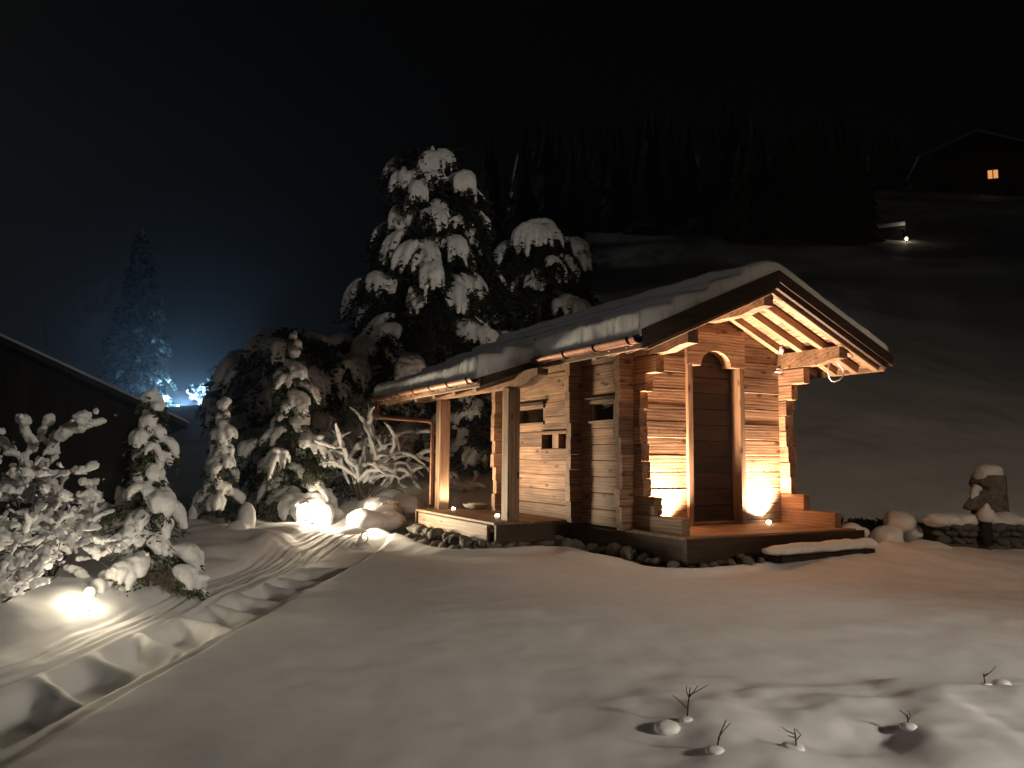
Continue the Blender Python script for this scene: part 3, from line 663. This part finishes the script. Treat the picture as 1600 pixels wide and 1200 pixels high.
# blue-lit spruce far left
conifer('tall_spruce', 'tall dark spruce edged with blue light behind the barn', (at(208, 43), 43, gz(at(208, 43), 43) - .3), 13.9 - gz(at(208, 43), 43) + .3, 2.4, lambda h: (1.02 - h) ** .75, 31, 150, 3, .12, .055, None, cover=.9, droop=.55, hand=.8, nden=2.6, need='dark_needles', needle_len=.32, zmin=.06, lump=.02, hands=2, hang=.5, rv=(.8, 1.1))

# ------------------------------------------------------------------ shrubs
def shrub(name, label, base, H, spread, seed, stems, snow_r, voxel, group=None, arch=0., gens=3, lean=(0, 0), cover=.9, twig=.006, seg=.16, pad=1.0, mat='branch_snow', angle=.7, vmin=0., flat=1., lump=.25, clump=1., crook=.13):
    r = random.Random(seed); t = thing(name, label, 'shrub', base, 0, group); br = MB(); bl = []
    def grow(p, d, L, rad, g):
        n = max(3, int(L / seg)); pts = [p.copy()]; q = p.copy(); dd = d.copy()
        for k in range(n):
            dd = (dd + Vector((r.gauss(0, crook), r.gauss(0, crook), r.gauss(0, crook * .6) - arch * (k / n) * 1.4))).normalized(); q = q + dd * (L / n); pts.append(q.copy())
        br.add(tube_geo(pts, [rad * (1 - .6 * k / n) for k in range(n + 1)], 5))
        if r.random() < cover and (g < gens or arch > 0):
            sp = smooth_path(pts, 4) if len(pts) > 2 else pts; k0 = int(len(sp) * (.0 if g < gens - 1 else .3)); ln_ = 0; last = None
            on = True; vr = 1.
            for k, s in enumerate(sp[k0:]):
                if clump < 1 and k % 3 == 0: on = r.random() < clump; vr = r.uniform(.6, 1.7)
                if s.z < vmin or not on: continue
                tt = k / max(1, len(sp) - k0 - 1); sr = snow_r * (.55 + .7 * math.sin(math.pi * min(1, .12 + tt * .85))) * r.uniform(.85, 1.15) * pad * vr
                bl.append((s.x, s.y, s.z + sr * .55, sr, sr, sr * flat))
        if g > 0:
            for k in range(r.choice([2, 2, 3])):
                i = r.randint(max(1, n // 3), n); ax = Vector((r.gauss(0, 1), r.gauss(0, 1), r.gauss(.25, .5))).normalized()
                nd = (pts[i] - pts[i - 1]).normalized().lerp(ax, angle).normalized(); grow(pts[i], nd, L * r.uniform(.45, .75), rad * .6, g - 1)
    for k in range(stems):
        az = 2 * math.pi * k / stems + r.uniform(-.4, .4); o_ = spread * r.uniform(.25, .8)
        d = Vector((math.cos(az) * o_ + lean[0], math.sin(az) * o_ + lean[1], 1)).normalized(); grow(Vector((math.cos(az) * .06, math.sin(az) * .06, -.05)), d, H * r.uniform(.5, .72), twig * 2.4, gens - 1)
    br.build('twigs', 'twig', t, True)
    snow_blobs('snow_load', bl, voxel, t, mat, 3, lump * snow_r, .9 / snow_r, seed); return t
shrub('leafy_shrub', 'dense snow-clotted shrub at the left edge beside the near light', (at(70, 6.3), 6.4, gz(at(70, 6.3), 6.4)), 1.30, .75, 51, 14, .0185, .0085, cover=1., gens=4, seg=.07, angle=.75, twig=.005, lump=.45, clump=.5, crook=.2)
shrub('leafy_shrub', 'low clump of snowy twigs at the left frame edge in front', (at(-10, 5.3), 5.35, gz(at(-10, 5.3), 5.35)), .72, .8, 52, 11, .0185, .0085, cover=1., gens=4, seg=.06, angle=.75, twig=.004, lump=.45, clump=.5, crook=.2)
shrub('leafy_shrub', 'tall sparse shrub with snow tufts at its tips, far left edge', (at(28, 6.9), 7.0, gz(at(28, 6.9), 7.0)), 1.75, .35, 53, 4, .028, .011, cover=1., gens=4, seg=.08, angle=.6, twig=.005, vmin=.95, lump=.4, clump=.6, crook=.2)
shrub('bare_shrub', 'bare shrub of long arching branches thick with snow left of porch', (at(572, 13.2), 13.3, gz(at(572, 13.2), 13.3) - .05), 2.1, 1.0, 54, 15, .031, .0145, arch=.24, cover=.95, gens=3, seg=.12, angle=.5, twig=.007, lean=(.12, 0), lump=.16, crook=.22)
shrub('bare_shrub', 'small snowy twig shrub behind the porch deck', (at(728, 13.6), 13.75, gz(at(728, 13.6), 13.75) - .03), .55, 1.2, 55, 7, .034, .015, arch=.3, cover=1., gens=2, seg=.1, angle=.6, twig=.005, lump=.2)
shrub('frosted_bush', 'dark bare bush against the blue glow', (at(395, 15.5), 16.6, gz(at(395, 15.5), 16.6)), 2.9, .42, 56, 9, .012, .014, cover=.5, gens=3, seg=.16, angle=.45, twig=.006)
shrub('frosted_bush', 'rounded frosted bush lit bright blue on the far crest', (at(326, 46), 46, gz(at(326, 46), 46) + .1), 1.9, .9, 57, 20, .034, .03, cover=.95, gens=4, seg=.2, angle=.6, twig=.012, clump=.7)
# snow-buried mounds
def mound(name, label, pts, voxel, mat='snow', lump=.02, ls=4., group='snow-buried mounds beside the path'):
    c = Vector(pts[0][:3]); t = thing(name, label, 'snow mound', (c.x, c.y, gz(c.x, c.y)), 0, group)
    bl = [(p[0] - c.x, p[1] - c.y, p[2] - t.location.z, p[3], p[4], p[5]) for p in pts]
    snow_blobs('snow_cover', bl, voxel, t, mat, 5, lump, ls, int(abs(c.x * 100))); return t
def W(px, py, depth):     # world point of a feature at a known distance
    d = fw + rt * ((px - 800) / 1200) - up * ((py - 600) / 1200); q = Vector((0, 0, CZ)) + d * (depth / d.y); return q
def Wg(px, py):
    d = fw + rt * ((px - 800) / 1200) - up * ((py - 600) / 1200); c = Vector((0, 0, CZ)); t = 1.5
    while t < 60:
        q = c + d * t
        if q.z < gz(q.x, q.y): break
        t += .03
    return c + d * t
def blobs_at(lst, depth): return [(*W(px, py, depth + dd), a_, b_, c_) for px, py, dd, a_, b_, c_ in lst]
mound('snow_mound', 'rounded snow mound below the small dim conifer', blobs_at([(345, 850, -.6, .34, .3, .2), (318, 868, -.9, .22, .22, .16), (370, 838, -.4, .2, .2, .22), (385, 812, -.2, .13, .15, .26)], 11.0), .03)
bb = mound('buried_bush', 'snow-buried evergreen bush glaring white beside the far garden light', blobs_at([(430, 812, 0, .34, .3, .36), (405, 825, -.1, .24, .24, .28), (460, 800, .1, .3, .3, .36), (490, 795, .15, .22, .24, .32), (445, 780, .25, .3, .3, .25), (508, 812, .1, .14, .15, .26), (385, 838, .0, .16, .16, .2)], 12.25), .022, lump=.03, ls=6., mat='branch_snow', group=None)
bb['category'] = 'bush'
NP = 900; pp = np.array([(-.05 + rng.normal(0, .22), -.33 + rng.normal(0, .06), .12 + rng.uniform(-.12, .16)) for _ in range(NP)])
blades('leaves', pp, rng.normal(0, 1, (NP, 3)) + np.array([0, -.8, -.2]), .06, .012, 'needles', bb)
mound('snow_mound', 'two snow balls beside the near garden light', blobs_at([(153, 918, -.1, .065, .07, .085), (140, 925, -.25, .05, .05, .05), (168, 900, .05, .08, .06, .06), (185, 925, .15, .13, .12, .07)], 6.2), .014, lump=.008)
mound('snow_mound', 'snow heap over a stone at the left of the porch', blobs_at([(595, 795, .2, .28, .3, .22), (610, 815, .0, .25, .25, .16), (570, 815, -.3, .3, .3, .2), (635, 790, .6, .35, .4, .2), (550, 835, -.6, .35, .35, .12)], 12.2), .03)
mound('snow_mound', 'smooth snow hump right of the front deck', blobs_at([(1405, 815, 0, .19, .3, .17), (1430, 832, .1, .26, .3, .16), (1385, 838, -.05, .2, .25, .14), (1465, 845, .3, .3, .3, .13), (1450, 860, -.5, .3, .3, .13), (1400, 862, -.3, .4, .3, .13)], 10.7), .025)
mound('snow_mound', 'snow-capped boulder at the right end of the deck', blobs_at([(1331, 828, 0, .14, .14, .10), (1345, 832, .05, .12, .12, .08), (1320, 834, .02, .1, .1, .07)], 10.35), .02, lump=.008)
rk = tag(put('boulder', rocks[2], None, W(1336, 842, 10.38), (.1, 0, .4), (.17, .15, .10)), 'dark boulder under a cap of snow at the deck end', 'boulder')
# curled twig in a pat of snow by the path
tw = thing('curled_twig', 'thin dark curled twig rising from a pat of snow on the path', 'twig', W(570, 852, 10.0), 0)
MB().add(tube_geo([(.0 + .06 * math.cos(t) * (1.1 - t * .08), 0, .10 + .075 * math.sin(t) * (1.1 - t * .06)) for t in np.linspace(1.0, 6.6, 22)], .006, 6)).build('stem', 'twig', tw, True)
snow_blobs('snow_pat', [(-.06, 0, .02, .05, .05, .07), (-.06, 0, .08, .03, .03, .05), (-.02, 0, -.01, .1, .1, .05), (-.12, .05, -.02, .1, .1, .05)], .012, tw, 'snow', 3)

# ------------------------------------------------------------------ garden lights in the snow
def garden_light(label, px, py, depth, power, lift, wash=None):
    p = W(px, py, depth); z = gz(p.x, p.y); t = thing('garden_spotlight', label, 'spotlight', (p.x, p.y, z), 0, 'garden spotlights in the snow')
    MB().add(lathe([(.026, -.02), (.034, -.01), (.036, .0), (.03, .006), (.028, .0)], 16)).build('housing', 'black_metal', t, True, loc=(0, 0, lift - .035))
    MB().add(lathe([(.034, -.03), (.036, .0), (.028, .016), (.014, .026), (.0005, .03)], 16)).build('lens', 'lens_neutral', t, True, loc=(0, 0, lift))
    MB().add(tube_geo([(0, 0, -.1), (0, 0, lift - .02)], .009, 6)).build('spike', 'black_metal', t, True)
    point('lamp', t, (0, 0, lift + .07), power, NEUT, .035)
    if wash: spot('wash_lamp', t, (.10, -.02, lift + .12), wash[0], NEUT, wash[1], .6, .4, wash[2])
    return t
garden_light('near garden spotlight glowing in the snow below the left shrubs', 132, 946, 5.72, 6, .03, (34, 125, (.62, -.70, .04)))
garden_light('far garden spotlight glaring at the foot of the tall young conifer', 488, 832, 11.75, 42, .06, (1000, 88, (.92, -.34, .2)))

# ------------------------------------------------------------------ right side: trough, carved head
tg = thing('stone_trough', 'rough stone trough wall under a thick snow cap at right', 'trough', W(1530, 850, 10.4), R_(6))
tg.location.z = gz(tg.location.x, tg.location.y)
for ci in range(4):
    for k in range(9):
        s = random.uniform(.10, .15)
        put('stone', random.choice(rocks), tg, (-.62 + k * .155 + (.07 if ci % 2 else 0) + jit(.02), -.08 + jit(.03), .02 + ci * .085), (jit(.4), jit(.4), random.uniform(0, 6)), (s, s * .9, s * .62))
MB().add(box_geo(-.66, .72, -.06, .35, -.1, .30)).build('core', 'soil', tg)
bl = [(-.64 + .06 * k, .02 + jit(.03), .36 + .008 * math.sin(k), .11, .2, .10) for k in range(10)] + [(.1 + .07 * k, .12 + jit(.02), .34 + .02 * math.sin(k * 1.3), .12, .2, .11) for k in range(10)] + [(.62, -.05, .36, .12, .1, .07), (.75, -.1, .38, .12, .07, .05)]
snow_blobs('snow_cap', bl, .02, tg, 'snow', 4, .012, 7)
jug = thing('snow_ball_post', 'dark spout post with a ball of snow before the carved head', 'post', W(1543, 840, 10.15), 0)
MB().add(tube_geo([(0, 0, -.1), (0, 0, .20)], .06, 10)).build('post', 'soil', jug, True); snow_blobs('snow_cap', [(0, 0, .29, .105, .105, .11), (.01, 0, .39, .04, .04, .06)], .014, jug, 'snow', 3)
# carved stone head: brow, long nose, lips, chin, ear as one mesh, facing the cabin
hd = thing('carved_statue', 'carved long-nosed stone head with snow cap behind the trough', 'statue', W(1548, 800, 11.0), R_(192))
hd.location.z = gz(hd.location.x, hd.location.y) - .05
zs = np.linspace(0, 1.0, 44); na = 40; V = []
for z in zs:
    rx, ry = .205 + .015 * math.sin(z * 5), .20
    for k in range(na):
        th = 2 * math.pi * k / na; c, s = math.cos(th), math.sin(th)
        r = 1 / ((abs(c) ** 3.2 + abs(s) ** 3.2) ** (1 / 3.2))
        f_ = math.exp(-(math.atan2(s, c) / .30) ** 2); fb = math.exp(-(math.atan2(s, c) / .95) ** 6)
        zn = z
        e = fb * (.06 * math.exp(-((zn - .88) / .05) ** 2) - .05 * math.exp(-((zn - .77) / .05) ** 2) + .05 * math.exp(-((zn - .43) / .03) ** 2) + .05 * math.exp(-((zn - .34) / .03) ** 2) - .03 * math.exp(-((zn - .375) / .012) ** 2) + .035 * math.exp(-((zn - .2) / .07) ** 2))
        e += f_ * (.25 * max(0, min(1, (.84 - zn) / .28)) * (1 if zn > .52 else max(0, 1 - (.52 - zn) / .03)))
        ear = .03 * math.exp(-((abs(math.atan2(s, c)) - 1.5) / .18) ** 2) * (1 if .35 < zn < .8 else 0)
        V.append(((rx * r + e + ear) * c * (1 if c > 0 else .9) if True else 0, (ry * r + ear + e * .3) * s, z))
n = len(zs); F = [(i * na + k, i * na + (k + 1) % na, (i + 1) * na + (k + 1) % na, (i + 1) * na + k) for i in range(n - 1) for k in range(na)] + [tuple(range(na - 1, -1, -1)), tuple(range((n - 1) * na, n * na))]
mk('head', V, F, 'carved_stone', hd, True)
snow_blobs('snow_cap', [(0, 0, 1.0, .20, .19, .10), (.02, .02, 1.06, .19, .18, .09), (.08, 0, .98, .15, .17, .10), (.25, 0, .74, .05, .055, .10), (.30, 0, .64, .045, .05, .08), (.2, .0, .83, .06, .08, .06)], .016, hd, 'snow', 4, .012, 8)
# half-buried low plants at the foot of the slope
dk = thing('buried_plants', 'dark half-buried plants and stones at the foot of the slope', 'plants', W(1345, 812, 12.0), 0); dk.location.z = gz(dk.location.x, dk.location.y) - .02
P = []; D = []
for k in range(1600):
    P.append((random.gauss(0, .28), random.gauss(0, .10), random.uniform(0, .24))); D.append((random.gauss(0, .6), random.gauss(0, .6), random.gauss(.2, .5)))
blades('leaves', P, D, .09, .025, 'dark_needles', dk)
snow_blobs('snow_load', [(random.gauss(0, .3), random.gauss(0, .1), random.uniform(.08, .27), q, q, q * .8) for q in [random.uniform(.03, .06) for _ in range(26)]], .015, dk, 'branch_snow', 2, .008, 15)

# ------------------------------------------------------------------ foreground bed: snow-capped dead stems
FG = 'dead plant stems in the foreground snow'
def stem_plant(label, px, py, depth, seed, h, forks, balls):
    r = random.Random(seed); p = Wg(px, py); t = thing('dead_stem', label, 'plant', (p.x, p.y, gz(p.x, p.y)), 0, FG); mb = MB()
    top = Vector((r.gauss(0, .02), r.gauss(0, .02), h)); mb.add(tube_geo([(0, 0, -.05), top * .5, top], [.0035, .003, .002], 5))
    for k in range(forks):
        s = top * r.uniform(.3, .8); e = s + Vector((r.gauss(0, .035), r.gauss(0, .03), r.uniform(.02, .06))); mb.add(tube_geo([s, (s + e) / 2 + Vector((r.gauss(0, .006), 0, 0)), e], [.0025, .002, .0015], 5))
    mb.build('stem', 'twig', t, True)
    snow_blobs('snow_load', [(bx, by, (gz(p.x + bx, p.y + by) - t.location.z) + q * .05, q * 1.2, q * 1.2, q * .55) for bx, by, bz, q in balls], .009, t, 'snow', 3, .004, 25); return t
stem_plant('forked dead stem leaning out of the foreground snow', 1072, 1128, 3.35, 1, .125, 4, [(.0, 0, .10, .03), (-.09, -.05, .03, .05)])
stem_plant('single thin dead stem in the foreground snow', 1115, 1172, 3.0, 2, .11, 1, [(.0, -.02, -.01, .035)])
stem_plant('broken dark dead stem under a snow pad, right foreground', 1245, 1172, 3.0, 3, .07, 3, [(.0, 0.03, .09, .04)])
stem_plant('dead stem by a round ball of snow in the right foreground', 1420, 1140, 3.2, 4, .05, 2, [(.0, 0, .04, .035)])
stem_plant('dead stem at the far right of the foreground bed', 1540, 1070, 3.7, 5, .06, 2, [(.0, 0, .05, .025), (.08, .0, .02, .04)])

# ------------------------------------------------------------------ dark barn on the left
bn = thing('barn', 'dark wooden barn with low snow-edged roof at left', 'barn', (-6.6, 15, 0), R_(27))
def zb(q): return 1.86 + .46 * q          # height of the rake, q metres left of the right eave
for k in range(26):
    q0 = .18 + k * .205; q1 = q0 + .2
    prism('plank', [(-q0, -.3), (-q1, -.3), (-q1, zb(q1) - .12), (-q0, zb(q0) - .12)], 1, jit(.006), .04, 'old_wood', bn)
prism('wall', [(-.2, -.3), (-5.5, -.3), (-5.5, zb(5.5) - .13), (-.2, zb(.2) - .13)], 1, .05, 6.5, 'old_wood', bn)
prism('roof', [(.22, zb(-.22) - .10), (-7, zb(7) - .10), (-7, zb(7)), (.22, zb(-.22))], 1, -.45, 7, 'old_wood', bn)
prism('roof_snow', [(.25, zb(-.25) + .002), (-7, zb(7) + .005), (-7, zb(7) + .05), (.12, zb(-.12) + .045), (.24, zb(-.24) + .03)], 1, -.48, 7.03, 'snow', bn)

# ------------------------------------------------------------------ hill: chalet with lit window, hut lamp, wood
def far_house(label, px, py, depth, wd, ht, dp, rot, win, ov=.8):
    p = W(px, py, depth); g = gz(p.x, p.y); t = thing('far_chalet', label, 'house', (p.x, p.y, g - .4), rot, 'dark chalets on the hill')
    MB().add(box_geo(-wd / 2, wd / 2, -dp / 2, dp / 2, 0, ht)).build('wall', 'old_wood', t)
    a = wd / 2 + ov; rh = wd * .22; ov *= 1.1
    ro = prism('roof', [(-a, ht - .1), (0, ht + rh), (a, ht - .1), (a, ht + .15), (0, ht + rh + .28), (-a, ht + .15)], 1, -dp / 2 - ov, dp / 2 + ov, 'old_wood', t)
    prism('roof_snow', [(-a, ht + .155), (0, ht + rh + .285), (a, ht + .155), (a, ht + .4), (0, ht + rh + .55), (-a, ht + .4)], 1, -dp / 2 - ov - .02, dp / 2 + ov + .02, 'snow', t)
    for (wx, wz, ww, wh, mat) in win:
        o = mk('window', *box_geo(-ww / 2, ww / 2, -.03, .0, -wh / 2, wh / 2), mat, t, loc=(wx, -dp / 2 - .012, wz))
        for s in (-1, 0, 1): MB().add(box_geo(-.05, .05, -.06, -.031, -wh / 2 - .05, wh / 2 + .05)).build('frame', 'old_wood', o, loc=(s * ww / 2, 0, 0))
    return t, g
pw = W(1548, 298, 87.7); gw = gz(pw.x, pw.y)
hz = pw.z - gw + .4
t, g = far_house('dark chalet with one orange lit window high on the hill', 1514, 300, 92, 11, max(hz + 1.6, 3.4), 8, R_(-18), [(1.6, hz, 1.15, 1.0, 'lit_window'), (-2.6, hz, 1.4, 1.1, 'glass')])
pr = W(1396, 384, 47); gr = gz(pr.x, pr.y)
t2, g2 = far_house('little hut with a lamp shining on its snowy roof', 1392, 384, 47, 1.0, max(.8, pr.z - gr + .15), 1.3, R_(62), [], .15)
lp = thing('hut_lamp', 'small bright lamp by the hut on the hill', 'lamp', (pr.x + .15, pr.y - 1.3, pr.z + .08), 0)
MB().add(lathe([(.0005, -.12), (.07, -.1), (.09, 0), (.06, .09), (.0005, .1)], 12)).build('globe', 'lens_small', lp, True)
MB().add(tube_geo([(0, 0, -.11), (0, 0, gz(pr.x + .15, pr.y - 1.3) - lp.location.z - .1)], .03, 6)).build('pole', 'black_metal', lp, True)
point('lamp', lp, (0, 0, .8), 3, (1, .85, .6), .08)
# wood on the hill: one mass
P = []; D = []; tv = []; tf = []
r = random.Random(5); fo = []
mb = MB()
for k in range(150):
    x = r.uniform(-6, 75); y = r.uniform(62, 130)
    if abs(x / y - .62) < .10 and y < 97: continue
    if abs(x / y - .5) < .06 and y < 52: continue
    h = r.uniform(5, 10); b0 = gz(x, y); n = 9
    for q in range(7):
        zb0 = b0 + h * (.08 + .125 * q); rr = h * .17 * (1 - q / 7.6); ring = []
        o = len(mb.v)
        for i in range(n):
            a = 2 * math.pi * i / n + r.random() * .4; k_ = r.uniform(.65, 1.15); mb.v.append((x + rr * k_ * math.cos(a), y + rr * k_ * math.sin(a), zb0 - r.uniform(0, .06) * h))
        mb.v.append((x, y, zb0 + h * .2)); mb.f += [(o + i, o + (i + 1) % n, o + n) for i in range(n)]
for (x, y, h) in [(r.uniform(2, 24), r.uniform(44, 62), r.uniform(5, 9)) for _ in range(46)] + [(-2.4, 34, 7), (-1.2, 36, 8.5), (.4, 35, 7.5), (-3.6, 38, 7), (1.6, 38, 8), (2.8, 36, 6.5), (-4.8, 40, 6.5), (-6, 42, 6)]:
    b0 = gz(x, y); n = 11
    for q in range(9):
        zb0 = b0 + h * (.05 + .1 * q); rr = h * .19 * (1 - q / 9.6); o = len(mb.v)
        for i in range(n):
            a = 2 * math.pi * i / n + r.random() * .4; k_ = r.uniform(.65, 1.15); mb.v.append((x + rr * k_ * math.cos(a), y + rr * k_ * math.sin(a), zb0 - r.uniform(0, .06) * h))
        mb.v.append((x, y, zb0 + h * .2)); mb.f += [(o + i, o + (i + 1) % n, o + n) for i in range(n)]
wd = mb.build('hill_wood', 'dark_needles'); wd['kind'] = 'stuff'; wd['label'] = 'dark mass of conifers on the hill'; wd['category'] = 'wood'

# ------------------------------------------------------------------ blue floodlight behind the left crest
pf = W(268, 638, 43.5); pf.z = gz(pf.x, pf.y) + .55
fl = thing('slope_floodlight', 'blue-white floodlight hidden behind the barn roof on the far slope', 'floodlight', (pf.x, pf.y, gz(pf.x, pf.y)), 0)
hh = pf.z - gz(pf.x, pf.y)
MB().add(box_geo(-.35, .35, -.1, .1, hh - .25, hh + .25)).build('housing', 'black_metal', fl)
MB().add(tube_geo([(0, 0, -.2), (0, 0, hh - .25)], .06, 8)).build('pole', 'black_metal', fl, True)
MB().add(box_geo(.351, .38, -.09, .09, hh - .22, hh + .22)).build('lens', 'lens_blue', fl)
point('lamp', fl, (.8, -.3, hh + .15), 1900, BLUE, .2)

# ------------------------------------------------------------------ made-up chalet behind the camera, carrying added lamps that fill the garden
ch = thing('added_chalet', 'added timber chalet behind the viewpoint, holding the fill lamps', 'house', (2.6, -2.9, -.1), R_(6))
for k in range(25):
    beam('log', (-6, .1 + jit(.004), .12 + .23 * k), (6, .1 + jit(.004), .12 + .23 * k), .16, .224, 'larch', ch)
beam('balcony_beam', (-6.2, .7, 2.7), (2.6, .7, 2.7), 1.3, .16, 'larch_post', ch)
prism('roof', [(-7.2, 5.6), (0, 8.2), (7.2, 5.6), (7.2, 5.85), (0, 8.5), (-7.2, 5.85)], 1, -8, 1.0, 'old_wood', ch)
prism('gable_wall', [(-6, 5.85), (6, 5.85), (6, 5.95), (0, 8.05), (-6, 5.95)], 1, 0, .16, 'larch', ch)
for x in (-2.6, 2.6):
    o = mk('window', *box_geo(-.55, .55, .0, .03, -.6, .6), 'lit_window', ch, loc=(x * .55, .185, 1.6))  # added glowing panes of the unseen chalet
    for q in (-1, 0, 1): MB().add(box_geo(-.04, .04, .031, .07, -.65, .65)).build('frame', 'larch_post', o, loc=(q * .55, 0, 0))
CR = Matrix.Rotation(R_(6), 3, 'Z')
def fill_lamp(label, lx, z, power, col, size, blend, target, rad=.12):  # added spot in a lamp body, brightening one part of the view
    t = thing('added_lamp', label, 'fill_lamp', Vector((2.6, -2.9, z)) + CR @ Vector((lx, .19, 0)), R_(6), 'added fill lamps behind the viewpoint')
    MB().add(box_geo(-.03, .03, -.0, .34, .16, .2)).add(box_geo(-.08, .08, -.0, .03, -.2, .3)).build('bracket', 'black_metal', t)
    MB().add(lathe([(.0005, -.16), (.09, -.15), (.12, 0), (.09, .13), (.0005, .15)], 14)).build('globe', 'lens_neutral', t, True, loc=(0, .4, 0))
    MB().add(lathe([(.05, .2), (.2, .06), (.21, .05), (.06, .16)], 16)).build('hood', 'black_metal', t, True, loc=(0, .4, 0))
    p = t.location + CR @ Vector((0, .42, -.2))
    spot('lamp', t, (0, .42, -.2), power, col, size, blend, rad, CR.transposed() @ (Vector(target) - p))
fill_lamp('added fill lamp at the chalet end, turned to the path', 5.8, 3.7, LAWN, (1, .89, .72), 44, 1., (.6, 5.0, 0), .4)
fill_lamp('added fill lamp of the chalet turned up to the tall conifers', 3.2, 5.5, TREES, (1, .88, .72), 20, .7, (-1.3, 17.5, 6.3), .2)
fill_lamp('added fill lamp of the chalet turned to the slope and trough', 4.6, 5.5, SLOPE, (1, .76, .53), 72, .8, (8.4, 9.0, 0))

# ------------------------------------------------------------------ haze
hz_ = mk('haze', *box_geo(-210, 230, -26, 330, -60, 140), 'snow'); hz_['kind'] = 'stuff'
m = bpy.data.materials.new('haze'); m.use_nodes = True; nn = m.node_tree.nodes; nn.clear()
om = nn.new('ShaderNodeOutputMaterial'); pv = nn.new('ShaderNodeVolumePrincipled'); pv.inputs['Density'].default_value = .0022; pv.inputs['Color'].default_value = (.9, .93, .97, 1); pv.inputs['Anisotropy'].default_value = .85
m.node_tree.links.new(pv.outputs[0], om.inputs['Volume']); hz_.data.materials.clear(); hz_.data.materials.append(m)
hz_.display_type = 'WIRE'
